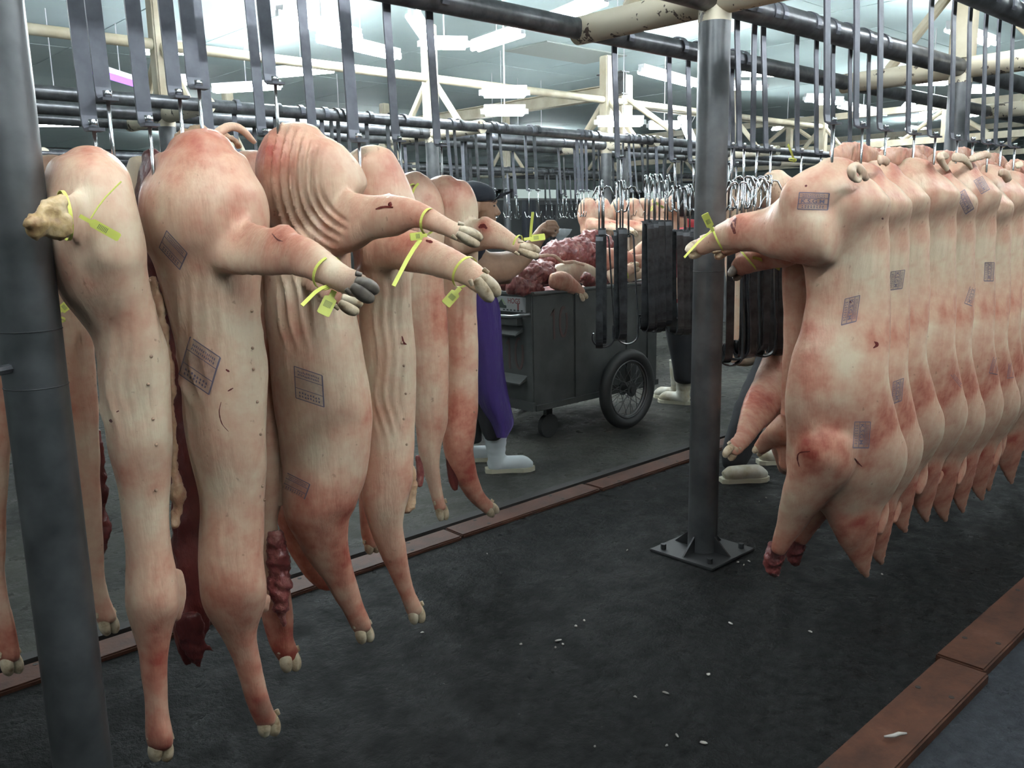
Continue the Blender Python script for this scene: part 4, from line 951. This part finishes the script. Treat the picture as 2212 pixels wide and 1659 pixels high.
# ------------------------------------------------------------------ meat bin on wheels
bx0, bx1, by0, by1, bz0, bz1 = 3.97, 5.3, 4.04, 4.76, .24, 1.03
B = empty('meat_bin', ((bx0+bx1)/2, (by0+by1)/2, 0), 'grey steel meat bin on spoked wheels with the number 10, heaped with meat', 'bin')
sh = MB(); th = .02
sh.box(((bx0+bx1)/2, by0+th/2, (bz0+bz1)/2), (bx1-bx0, th, bz1-bz0)); sh.box(((bx0+bx1)/2, by1-th/2, (bz0+bz1)/2), (bx1-bx0, th, bz1-bz0))
sh.box((bx0+th/2, (by0+by1)/2, (bz0+bz1)/2), (th, by1-by0-2*th, bz1-bz0)); sh.box((bx1-th/2, (by0+by1)/2, (bz0+bz1)/2), (th, by1-by0-2*th, bz1-bz0))
sh.box(((bx0+bx1)/2, (by0+by1)/2, bz0+.01), (bx1-bx0-2*th, by1-by0-2*th, .02)); shell = sh.build('shell', M_BIN, B)
MB().tube([(bx0,by0,bz1),(bx1,by0,bz1)], .014, 10).tube([(bx0,by1,bz1),(bx1,by1,bz1)], .014, 10).tube([(bx0,by0,bz1),(bx0,by1,bz1)], .014, 10).tube([(bx1,by0,bz1),(bx1,by1,bz1)], .014, 10).build('rim', M_BINRIM, B, auto=True)
MB().box((bx0-.012, (by0+by1)/2, bz0+.03), (.024, by1-by0+.03, .06)).build('bottom_frame', M_BIN, B)
MB().box(((bx0+bx1)/2, by0-.012, bz0+.02), (bx1-bx0, .024, .04)).build('bottom_frame', M_BIN, B)
for x in (bx0+.42, bx0+.98, bx1-.1): MB().box((x, by0-.008, (bz0+bz1)/2), (.05, .016, bz1-bz0-.04)).build('side_rib', M_BIN, B)
for y in (by0+.03, by1-.03): MB().box((bx0-.006, y, (bz0+bz1)/2), (.012, .05, bz1-bz0)).build('corner_strip', M_BIN, B)
for z, y0_, y1_ in ((.80,.10,.62),(.475,.06,.62)): MB().prism([(0,.0),(.075,-.045),(.075,-.052),(0,-.03)], 0, y1_-y0_, ((bx0, by0+y0_, z), (-1,0,0), (0,0,1), (0,1,0))).build('ledge', M_BIN, B)
MB().tube([(bx0-.01,by0+.02,.895),(bx0-.05,by0+.03,.893),(bx0-.055,by0+.15,.875),(bx0-.055,by0+.28,.872),(bx0-.055,by0+.5,.892),(bx0-.01,by0+.52,.893)], .012, 10).build('handle_bar', M_BINRIM, B, smooth=True)
MB().box((bx0-.03, by0+.3, .842), (.05,.4,.05)).build('handle_bracket', M_BIN, B)
sg = MB().box((bx0-.004, by0+.22, .952), (.006, .34, .10)).build('sign_plate', M_SIGN, B)
xs = bx0-.0078
def on_end(poly, nm, m, par, dx=0.): mesh_obj(nm, [(xs-dx, by0+.22+a, .952+b) for a, b in poly], [tuple(range(len(poly)-1,-1,-1))], m, par)
on_end([(.15,-.03),(.03,-.03),(.03,-.012),(.055,-.008),(.08,.03),(.12,-.008),(.15,-.012)], 'house_emblem', M_SIGNG, sg)
on_end([(.07,.034),(.088,.034),(.045,-.008),(.035,-.004)], 'roof_emblem', M_SIGNG2, sg)
def lettering(s, cy, cz, w, h, m, par, plane='x', off=xs, name='lettering', bold=True):
    T, Fc = text_mesh(s, bold); T = T-(T.max(0)+T.min(0))/2; T = T/(T.max(0)-T.min(0))*np.array([w, h])
    V = [(off, cy-a, cz+b) for a, b in T] if plane == 'x' else [(cy+a, off, cz+b) for a, b in T]
    return mesh_obj(name, V, Fc, m, par)
lettering('HOGS', by0+.175, .975, .12, .036, M_SIGNR, sg); lettering('1', by0+.135, .935, .016, .05, M_SIGNR, sg)
for i in range(6): MB().box((xs, by0+.10+.035*i, .912), (.001, .018, .010)).build('print_mark', M_SIGNG, sg)
def brush10(plane, a0, z0, h, nm):
    """hand brushed 10"""
    k = h
    one = [(-.32,.24),(-.22,.42),(-.2,.1),(-.2,-.2),(-.19,-.5)]
    zero = [(.22+.16*math.cos(t), .46*math.sin(t)) for t in np.linspace(1.2, 6.9, 16)]
    t = MB()
    for ln in (one, zero):
        P = [((bx0-.0012, a0-x*k, z0+z*k) if plane == 'x' else (a0+x*k, by0-.0012, z0+z*k)) for x, z in ln]
        t.strip(P, (1,0,0) if plane == 'x' else (0,1,0), .002, .018)
    t.build(nm, M_PAINTRED, B)
brush10('x', by0+.19, .62, .23, 'painted_number'); brush10('y', bx0+.24, .82, .22, 'painted_number')
def wheel(x, y, z, R, parent, nm='wheel'):
    w = MB().torus((x,y,z), (0,1,0), R-.042, .042, 48, 14).build(nm, M_TYRE, parent, smooth=True)
    MB().torus((x,y,z), (0,1,0), R-.088, .012, 40, 8).torus((x,y-.02,z), (0,1,0), R-.084, .006, 40, 6).build('rim', M_SPOKE, w, smooth=True)
    MB().cyl((x,y-.06,z), (x,y+.06,z), .03, 14).cyl((x,y-.045,z), (x,y-.035,z), .05, 16).cyl((x,y+.035,z), (x,y+.045,z), .05, 16).build('hub', M_TYRE, w, auto=True)
    s = MB()
    for i in range(32):
        a = 2*math.pi*i/32; b = a+(.5 if (i//2) % 2 else -.5); yy = -.04 if i % 2 else .04
        s.cyl((x+.046*math.cos(b), y+yy, z+.046*math.sin(b)), (x+(R-.092)*math.cos(a), y, z+(R-.092)*math.sin(a)), .0022, 5)
    o = s.build('spokes', M_SPOKE, w); o['kind'] = 'stuff'
    return w
wheel(4.78, 3.90, .292, .292, B); wheel(4.78, 4.90, .292, .292, B)
MB().cyl((4.78,3.86,.292), (4.78,4.94,.292), .018, 10).build('axle', M_SPOKE, B)
for y in (by0+.1, by1-.1): MB().box((4.2, y, .17), (.06,.03,.12)).cyl((4.2,y-.018,.085), (4.2,y+.018,.085), .085, 20).build('caster', M_TYRE, B, auto=True)
MB().box((4.55, by0+.2, .225), (.35,.1,.05)).build('axle_bracket', M_BIN, B)

# meat and trotters heaped in the bin
def cut(label, pts, Y, k=1., m=None, vox=.009, amp=.026, sc=6.5, red=.5, hoofs=(), blots=()):
    c = onY(pts[0][0], pts[0][1], Y); t = empty('pork_cut', c, label, 'meat', 'meat heaped in the bin')
    mb = MB()
    for pp in (pts if isinstance(pts[0], list) else [pts]): loft(mb, pp, Y, k, 16, 4)
    if m is None: skin_obj('skin', mb, t, red, blots, vox=vox, lump=.008)
    else:
        V, Nn, Fc = remesh(mb, vox, 3); D = fbm(V, (sc,sc,sc), 4)*amp + np.abs(fbm(V, (sc*3.2,sc*3.2,sc*1.6), 3))*amp*-.35
        mesh_obj('flesh', V+Nn*D[:, None], Fc, m, t, True)
    for h in hoofs: hoof('hoof', t, *h)
    return t
cut('red lean slab on the near left corner of the bin', [(1082,612,16),(1108,600,26),(1150,590,30),(1190,592,24)], 4.14, 1.2, M_MEAT)
cut('red flap of meat drooping over the left rim of the bin', [(1105,612,18),(1135,618,20),(1160,622,16),(1172,628,8)], 4.06, .7, M_MEAT)
cut('broad dark pink slab in the middle of the heap', [(1165,556,16),(1205,545,30),(1250,548,36),(1290,560,30)], 4.36, 1.2, M_MEAT)
cut('ruffled pink trimmings on top of the heap beside the twin poles', [(1235,530,14),(1262,520,20),(1290,518,22),(1304,536,24)], 4.5, 1., M_MEAT, amp=.035)
cut('red meat behind the left bundle of hangers', [(1285,560,30),(1300,590,30),(1312,600,20)], 4.3, 1., M_MEAT)
cut('red flap hanging over the bin side behind the bundle', [(1262,600,12),(1282,620,13),(1300,640,12),(1318,655,6)], 4.06, .5, M_MEAT)
cut('folded pale skin with fat lying on the bin rim', [(1180,600,14),(1205,590,20),(1240,588,24),(1275,596,22),(1290,608,12)], 4.18, .9, None, red=.1)
cut('trotter drooping over the bin side, hoof down', [(1192,606,16),(1214,608,21),(1235,618,17),(1250,628,12),(1256,634,10)], 4.04, 1., None, red=.5, hoofs=(((1258,638),(.6,.8),11,4.03,12),), vox=.008)
cut('thin pink skin strip curling across the heap', [(1165,553,4),(1195,552,4),(1215,566,4),(1240,566,4),(1262,572,3)], 4.12, .6, None, red=.35, vox=.006)
cut('orange-pink leg lying between the hanger bundles', [(1300,560,26),(1345,562,22),(1370,566,18),(1405,564,16),(1440,560,16)], 4.22, 1., None, red=.62)
cut('pink leg rising behind the others at the bin', [(1352,556,9),(1375,546,14),(1400,534,19),(1430,522,22)], 4.3, 1., None, red=.6)
cut('small trotter lying on the bin rim between the bundles', [(1318,600,18),(1342,590,15),(1360,582,12),(1368,578,12)], 4.1, 1., None, red=.3, hoofs=(((1371,577),(.9,-.1),12,4.1,10),), vox=.008)
cut('white-skinned leg lying along the bin rim', [(1356,600,11),(1378,592,13),(1410,588,14),(1450,588,14)], 4.16, 1., None, red=-.1)
cut('dark brown scrap at the back of the bin', [(1322,544,8),(1345,548,9),(1372,554,6)], 4.25, 1., M_DMEAT)
ci = MB().box((4.63,4.4,.78), (1.2,.6,.40)); o = ci.build('pork_cut', M_MEAT); ORG[o.name] = np.zeros(3); tag(o, 'bed of red meat filling the bin under the heap', 'meat', 'meat heaped in the bin')
bm = bmesh.new(); bm.from_mesh(o.data); bmesh.ops.subdivide_edges(bm, edges=bm.edges[:], cuts=10, use_grid_fill=True)
for v in bm.verts: v.co += Vector((0,0,1))*mnoise.fractal(v.co*9, .6, 2., 3)*.05
bm.to_mesh(o.data); bm.free()

# ------------------------------------------------------------------ people
def boot(parent, heel, fdir, m, L=.30, h=.30, name='boot', sole=M_SOLE, w=.05, top=True):
    fdir = np.array([fdir[0], fdir[1], 0.]); fdir /= np.linalg.norm(fdir); up = np.array([0,0,1.]); sd = np.cross(up, fdir); b = np.asarray(heel, float)
    mb = MB()
    mb.tube([b+fdir*.012+up*.035, b+fdir*.05+up*.045, b+fdir*L*.45+up*.05, b+fdir*L*.75+up*.046, b+fdir*(L-.05)+up*.04, b+fdir*(L-.012)+up*.032], [.03,.048,.048,.05,.044,.02], 18, up=up)
    if top: mb.tube([b+fdir*.07+up*.03, b+fdir*.065+up*.12, b+fdir*.062+up*h*.7, b+fdir*.055+up*h], [.052,.056,.070,.082], 18, up=fdir)
    V, Nn, Fc = remesh(mb, .007, 5)
    z = V[:, 2]; V[:, 2] = np.maximum(z, .014)
    ring = np.sin(z*150)*.0012*(z > .1)*(z < .2); V = V+Nn*ring[:, None]
    o = mesh_obj(name, V, Fc, m, parent, True)
    poly = [(-.005,-.03),(.03,-.045),(L*.5,-.043),(L*.75,-.054),(L-.03,-.045),(L,-.012),(L,.012),(L-.03,.045),(L*.75,.054),(L*.5,.043),(.03,.045),(-.005,.03)]
    MB().prism(poly, .0, .026, (b, fdir, sd, up)).build('sole', sole, o)
    if top: MB().torus(b+fdir*.055+up*h, (0,0,1), .078, .006, 24, 8).build('boot_rim', m, o, smooth=True)
    return o
def head(mb, c, f, l, s=1.):
    """head with jaw, nose, lips, brow and ears, c = centre, f = facing, l = to its left"""
    u = np.array([0,0,1.]); f = np.array([*f,0.]); f /= np.linalg.norm(f); l = np.cross(u, f)
    P = lambda a, b, d: c + (f*a + l*b + u*d)*s
    mb.tube([P(-.01,0,-.06),P(-.012,0,-.02),P(-.012,0,.03),P(-.01,0,.075),P(-.008,0,.105)], [.06,.086,.094,.08,.035], 20, up=f)
    mb.tube([P(.03,0,-.105),P(.034,0,-.075),P(.03,0,-.03),P(.025,0,.02)], [.025,.05,.066,.072], 18, up=f)
    mb.tube([P(.085,0,.012),P(.098,0,-.015),P(.106,0,-.036),P(.10,0,-.046)], [.011,.014,.019,.012], 10)
    for b in (-.014,.014): mb.tube([P(.096,b,-.04),P(.088,b,-.046)], [.011,.008], 8)
    mb.tube([P(.075,-.035,.026),P(.092,-.018,.028),P(.094,.018,.028),P(.075,.035,.026)], [.010,.012,.012,.010], 8)
    mb.tube([P(.072,-.022,-.068),P(.09,0,-.066),P(.072,.022,-.068)], [.006,.010,.006], 8)
    mb.tube([P(.07,-.02,-.08),P(.087,0,-.079),P(.07,.02,-.08)], [.006,.010,.006], 8)
    mb.tube([P(.06,0,-.102),P(.076,0,-.104)], [.018,.014], 10)
    for b in (-1,1): mb.tube([P(-.012,b*.084,-.03),P(-.016,b*.094,0.),P(-.012,b*.092,.028)], [.010,.018,.014], 10)
    mb.tube([P(-.02,0,-.19),P(-.022,0,-.13),P(-.015,0,-.06)], [.06,.056,.055], 16, up=f)
    return P
def eyes(P, parent):
    for b in (-.034,.034):
        e = MB().tube([P(.077,b-.010,.004),P(.083,b,.004),P(.078,b+.010,.004)], [.003,.0065,.003], 8).build('eye', M_HAIR, parent, smooth=True)
        MB().tube([P(.082,b-.018,.024),P(.092,b,.03),P(.082,b+.016,.027)], [.002,.0035,.002], 6).build('eyebrow', M_HAIR, parent, smooth=True)
# the man in the black cap, cutting at the bin
mY = 3.72; foot = onZ(1060, 1022, 0.); fv = np.array([.80,-.60]); fv3 = np.array([.80,-.60,0])
P1 = empty('person', (foot[0]+.05, foot[1], 0), 'man in black cap, purple apron and white boots, cleaver raised over the meat bin', 'person')
mb = MB(); hc = onY(1034, 447, mY); hP = head(mb, hc, fv, None, 1.02)
loft(mb, [(1000,512,26,3.66),(1015,545,30,3.62),(1045,574,33,3.56),(1085,576,33,3.53),(1122,558,25,3.54),(1150,532,17,3.56),(1164,512,15,3.57),(1176,500,17,3.57)], 3.6, .9, 18)
loft(mb, [(985,520,24,3.9),(1000,560,26,3.9),(1050,590,24,3.86),(1100,596,18,3.84)], 3.9, .9, 16)
loft(mb, [(1168,502,12),(1182,492,14),(1196,494,12)], 3.57, .9, 12)
for i, (a, b, c_) in enumerate((((1180,479),(1196,478),(1202,485)),((1182,486),(1200,486),(1206,493)),((1182,493),(1200,494),(1205,501)),((1180,500),(1196,502),(1200,508)))):
    loft(mb, [(*a,3.6),(*b,3.5),(*c_,3.2),(c_[0]-6,c_[1]+3,2.8)], 3.53-.004*i, 1., 10, 4)
loft(mb, [(1172,496,6),(1184,504,5.4),(1194,508,4.4)], 3.53, 1., 10, 4)
V, Nn, Fc = remesh(mb, .005, 3); bdy = mesh_obj('body', V, Fc, M_FACE, P1, True); eyes(hP, P1)
hr = MB(); hr.tube([hP(-.05,0,-.05),hP(-.055,0,0.),hP(-.03,0,.05),hP(-.012,0,.09)], [.05,.07,.09,.07], 18, up=fv3)
V, Nn, Fc = remesh(hr, .01, 2); mesh_obj('hair', V, Fc, M_HAIR, P1, True)
cp = MB(); cp.tube([hP(-.012,0,.028),hP(-.014,0,.06),hP(-.014,0,.10),hP(-.012,0,.128),hP(-.01,0,.138)], [.103,.104,.092,.06,.02], 22, up=fv3, ratio=1.08)
cap = cp.build('cap', M_CAP, P1, smooth=True)
lv3 = np.cross([0,0,1.], fv3)
vz = MB(); V = []; n = 12
for j, (rr_, dzz) in enumerate(((.09,.045),(.13,.055),(.175,.075),(.20,.09))):
    for i in range(n+1):
        a = -1.1+2.2*i/n; w_ = .085*math.sin(a)/math.sin(1.1)*(1-.12*j); q = hP(0,0,0)+fv3*(rr_*(1-.35*(a/1.1)**2))+lv3*w_+np.array([0,0,dzz-.018*(a/1.1)**2])
        V += [q, q-np.array([0,0,.004])]
Fc = []
for j in range(3):
    for i in range(n):
        a, b, c_, d = [(j*(n+1)+i)*2, (j*(n+1)+i+1)*2, ((j+1)*(n+1)+i+1)*2, ((j+1)*(n+1)+i)*2]
        Fc += [(a,b,c_,d), (d+1,c_+1,b+1,a+1)]
vz.add(V, Fc).build('visor', M_CAP, cap, smooth=True)
mb = MB(); loft(mb, [(1012,486,22),(1004,512,42),(1000,560,50),(1004,620,50),(1014,680,50),(1020,720,50)], 3.78, 1., 20); loft(mb, [(996,508,28,3.64),(1008,540,33,3.60),(1024,560,33,3.58)], 3.64, .95, 16); loft(mb, [(985,510,28,3.9),(996,550,30,3.9)], 3.9, .95, 16)
V, Nn, Fc = remesh(mb, .012, 4); V = V+Nn*(fbm(V, (14,14,9), 3)*.006)[:, None]; mesh_obj('shirt', V, Fc, M_NAVY, P1, True)
mb = MB(); loft(mb, [(1020,690,50),(1030,740,46),(1046,800,36),(1056,870,31),(1064,925,25),(1066,945,20)], 3.72, 1., 18); loft(mb, [(1006,700,44),(1008,780,38),(1012,860,32),(1018,950,24)], 3.92, 1., 18)
V, Nn, Fc = remesh(mb, .012, 4); V = V+Nn*(fbm(V, (12,12,7), 3)*.006)[:, None]; mesh_obj('trousers', V, Fc, M_TROUSER, P1, True)
# apron: one curved sheet with thickness, hanging from the chest to mid shin
R_ = [(560,985,1050,3.60),(620,1000,1064,3.58),(660,1006,1079,3.57),(720,1010,1084,3.57),(790,1016,1088,3.58),(840,1022,1096,3.58),(880,1038,1104,3.57),(915,1058,1110,3.56),(946,1072,1094,3.56)]
V = []; n = 10
RR = resample([(a,b,c_,d) for a,b,c_,d in R_], 4)
for y, xl, xr, Yd in RR:
    for i in range(n+1):
        q = i/n; Yv = Yd+.14*(abs(q-.62)/.62)**2 + .008*math.sin(y/31.+q*5)
        p = onY(xl+(xr-xl)*q, y, Yv); dn = ray(xl, y); dn = dn/np.linalg.norm(dn)*.004; V += [p, p+dn]
m_ = len(RR); Fc = []
for j in range(m_-1):
    for i in range(n):
        a, b, c_, d = [(j*(n+1)+i)*2, (j*(n+1)+i+1)*2, ((j+1)*(n+1)+i+1)*2, ((j+1)*(n+1)+i)*2]; Fc += [(a,b,c_,d), (d+1,c_+1,b+1,a+1)]
    for i in (0, n):
        a, d = (j*(n+1)+i)*2, ((j+1)*(n+1)+i)*2; Fc.append((a, d, d+1, a+1))
mesh_obj('apron', V, Fc, M_PURPLE, P1, True)
boot(P1, onZ(1050, 1020, 0), fv, M_BOOT, .30, .30); h2 = onZ(1015, 1000, 0); boot(P1, h2+np.array([-.05,.1,0]), fv, M_BOOT, .30, .30)
kn = empty('cleaver', onY(1200,500,3.55), 'steel cleaver held by the man in the black cap, blade pointing right', 'knife')
o = onY(1200,500,3.56); e1 = RGT; e2 = UPV; k = ((o-C0)@FWD)/F
MB().prism([(0,-10*k),(2*k,7*k),(36*k,5*k),(30*k,-6*k),(16*k,-18*k),(4*k,-20*k)], -.0012, .0012, (o, e1, e2, FWD)).build('blade', M_BLADE, kn)
MB().tube([o-e1*26*k-e2*4*k, o-e1*10*k-e2*2*k, o+e1*3*k], .011, 10).build('handle', M_HAIR, kn, smooth=True)

# man in red behind the hanger bundles
P2 = empty('person', onZ(1480, 880, 0.), 'black-haired man in a red shirt and white boots behind the hook bundles', 'person')
Y2 = 4.05
mb = MB(); c2 = onY(1464, 446, Y2); f2 = np.array([-.30,.95]); h2P = head(mb, c2, f2, None, 1.0)
loft(mb, [(1478,520,18),(1486,570,17),(1470,620,15),(1450,640,12),(1440,644,10)], 3.9, 1., 14)
for i in range(4): loft(mb, [(1444,640+3*i,4),(1434,644+3*i,3.6),(1430,650+3*i,3)], 3.9, 1., 8, 3)
loft(mb, [(1448,636,5),(1440,634,4),(1434,637,3.4)], 3.88, 1., 8, 3)
V, Nn, Fc = remesh(mb, .0065, 4); mesh_obj('body', V, Fc, M_FACE, P2, True); eyes(h2P, P2)
f23 = np.array([*f2,0]); hr = MB(); hr.tube([h2P(-.05,0,-.075),h2P(-.05,0,.0),h2P(-.025,0,.06),h2P(-.012,0,.12)], [.062,.09,.103,.045], 18, up=f23)
V, Nn, Fc = remesh(hr, .009, 2); mesh_obj('hair', V+Nn*(fbm(V,(30,30,30),2)*.004)[:, None], Fc, M_HAIR, P2, True)
mb = MB(); loft(mb, [(1466,482,22),(1476,505,46),(1480,560,48),(1482,620,46),(1480,680,46)], Y2+.05, .9, 18); loft(mb, [(1474,500,22),(1482,545,22)], 3.92, 1, 12)
V, Nn, Fc = remesh(mb, .012, 4); mesh_obj('shirt', V, Fc, M_REDSHIRT, P2, True)
mb = MB(); loft(mb, [(1478,670,44),(1480,720,42),(1480,780,30),(1480,820,24)], Y2, .9, 16); loft(mb, [(1500,690,38),(1504,790,26),(1504,830,22)], Y2+.15, .9, 16)
V, Nn, Fc = remesh(mb, .012, 4); mesh_obj('trousers', V, Fc, M_TROUSER, P2, True)
mb = MB(); loft(mb, [(1484,600,12,3.98),(1485,660,14,3.98),(1485,720,13,3.98),(1484,742,12,3.98)], 3.98, .35, 12); V, Nn, Fc = remesh(mb, .008, 3); mesh_obj('apron', V, Fc, M_PINKAPRON, P2, True)
p = onZ(1484, 876, 0); boot(P2, p+np.array([.05,.0,0]), f2, M_BOOT2, .28, .33); boot(P2, p+np.array([.18,.15,0]), f2, M_BOOT2, .28, .33)

# man walking behind the front right pig: only trouser leg and low white boot show
P3 = empty('person', onZ(1600, 1040, 0.), 'person in black trousers and low white shoe walking behind the front right pig', 'person')
f3 = np.array([.80,-.60]); Y3 = 2.62
hl = onZ(1558, 1042, 0); 
sb = boot(P3, hl, f3, M_BOOT2, .285, .1, name='shoe', sole=M_SOLE, top=False); boot(P3, hl+np.array([.48,.05,0]), f3, M_BOOT2, .285, .1, name='shoe', top=False)
mb = MB(); loft(mb, [(1584,1008,24),(1590,985,32),(1604,940,36),(1624,890,40),(1656,830,46),(1700,760,54),(1740,690,64)], Y3+.06, .9, 18); loft(mb, [(1745,690,60),(1770,800,48),(1780,900,38),(1760,980,28)], Y3+.16, .9, 16)
V, Nn, Fc = remesh(mb, .012, 4); V = V+Nn*(fbm(V, (12,12,7), 3)*.006)[:, None]; mesh_obj('trousers', V, Fc, M_TROUSER, P3, True)
mb = MB(); loft(mb, [(1750,700,62),(1768,620,66),(1782,540,66),(1790,490,40)], Y3+.1, .8, 18); loft(mb, [(1760,520,30,2.6),(1780,600,30,2.58),(1830,640,24,2.56)], 2.6, 1, 14); V, Nn, Fc = remesh(mb, .013, 4); mesh_obj('shirt', V, Fc, M_NAVY, P3, True)
mb = MB(); c3 = onY(1800, 440, Y3+.1); h3P = head(mb, c3, f3, None, 1.0); loft(mb, [(1830,640,20,2.56),(1862,650,17,2.54),(1890,650,14,2.53)], 2.56, 1, 12); V, Nn, Fc = remesh(mb, .008, 4); mesh_obj('body', V, Fc, M_FACE, P3, True); eyes(h3P, P3)
hr = MB(); hr.tube([h3P(-.045,0,-.05),h3P(-.04,0,.02),h3P(-.02,0,.07),h3P(-.012,0,.118)], [.06,.088,.098,.04], 16, up=np.array([*f3,0])); V, Nn, Fc = remesh(hr, .01, 2); mesh_obj('hair', V, Fc, M_HAIR, P3, True)

# ------------------------------------------------------------------ dark stalls far behind
pw = MB().box((17.5, 13.4, .97), (31., .12, 1.94)).build('wall_partition', M_WALL); pw['kind'] = 'structure'
MB().box((17.5, 13.4, 1.96), (31., .16, .04)).build('capping', M_BINRIM, pw)
pw2 = MB().box((20.5, 6.8, .97), (.12, 13.1, 1.94)).build('wall_partition', M_WALL); pw2['kind'] = 'structure'
for i, (px, py0, py1, w, m, lb) in enumerate(((1142,432,540,15,M_NAVY,'dark blue oilcloth hanging in front of the far stalls'),(1183,442,560,17,M_TROUSER,'black oilcloth hanging beside the blue one at the far stalls'))):
    a, b = onY(px, py0, 12.3), onY(px, py1, 12.3); k = ((a-C0)@FWD)/F*w
    V = []; n = 9
    for z in np.linspace(a[2], max(b[2], .3), 8):
        for j in range(n+1):
            q = j/n*2-1; pt = a + RGT*q*k; pt[2] = z; pt = pt + np.array([.6,.8,0])*.03*math.sin(q*7+z*2); V += [pt, pt+np.array([.6,.8,0])*.01]
    Fc = []
    for r_ in range(7):
        for j in range(n):
            A_, B_, C_, D_ = [(r_*(n+1)+j)*2, (r_*(n+1)+j+1)*2, ((r_+1)*(n+1)+j+1)*2, ((r_+1)*(n+1)+j)*2]; Fc += [(A_,B_,C_,D_), (D_+1,C_+1,B_+1,A_+1)]
    o = mesh_obj('oilcloth', V, Fc, m, None, True, loc=(a[0], a[1], 0)); tag(o, lb, 'cloth')

# ------------------------------------------------------------------ scraps of fat on the floor, some standing in for wet glints
mb = MB()
for px, py, r in ((1125,1391,.010),(1206,1383,.014),(1216,1391,.010),(1244,1352,.010),(1262,1340,.012),(1200,1398,.008),(1355,1188,.008),(1052,1196,.006),(1578,1346,.012),(1530,1456,.016),(1438,1496,.014),(1520,1604,.016),(1440,1610,.010),(1594,1214,.010),(1607,1220,.010),(1618,1212,.008),(1750,1364,.012),(1905,1240,.008),(1655,1075,.010),(1640,1083,.008),(912,1366,.008),(1285,1612,.006),(1372,1505,.006),(1880,1180,.008),(1462,1588,.012)):
    r *= .72; c = onZ(px, py, .004); bm = bmesh.new(); bmesh.ops.create_icosphere(bm, subdivisions=2, radius=1)
    sx, sy, a = r*random.uniform(.7,1.5), r*random.uniform(.35,.8), random.uniform(0,3)
    bm.verts.index_update(); Vv = []
    for v in bm.verts:
        q = v.co*(1+.4*mnoise.noise(v.co*2+Vector((px,py,0)))); x, y = q.x*sx, q.y*sy
        Vv.append((c[0]+x*math.cos(a)-y*math.sin(a), c[1]+x*math.sin(a)+y*math.cos(a), .003+max(q.z,-.2)*.005))
    mb.add(Vv, [[v.index for v in f.verts] for f in bm.faces]); bm.free()
o = mb.build('fat_scraps_glints', M_SCRAP_GLINT, smooth=True); tag(o, 'white scraps of fat and painted glints scattered on the wet black floor', 'scraps', kind='stuff')
c = onZ(1935, 1588, .047); o = MB().tube([c+np.array([-.03,.02,0]), c+np.array([-.01,.002,.002]), c+np.array([.012,-.004,.001]), c+np.array([.03,-.018,0])], [.003,.006,.006,.003], 8).build('fat_strip', M_SCRAP_GLINT, smooth=True, loc=c); tag(o, 'white curl of fat lying on the red kerb slab', 'scrap')
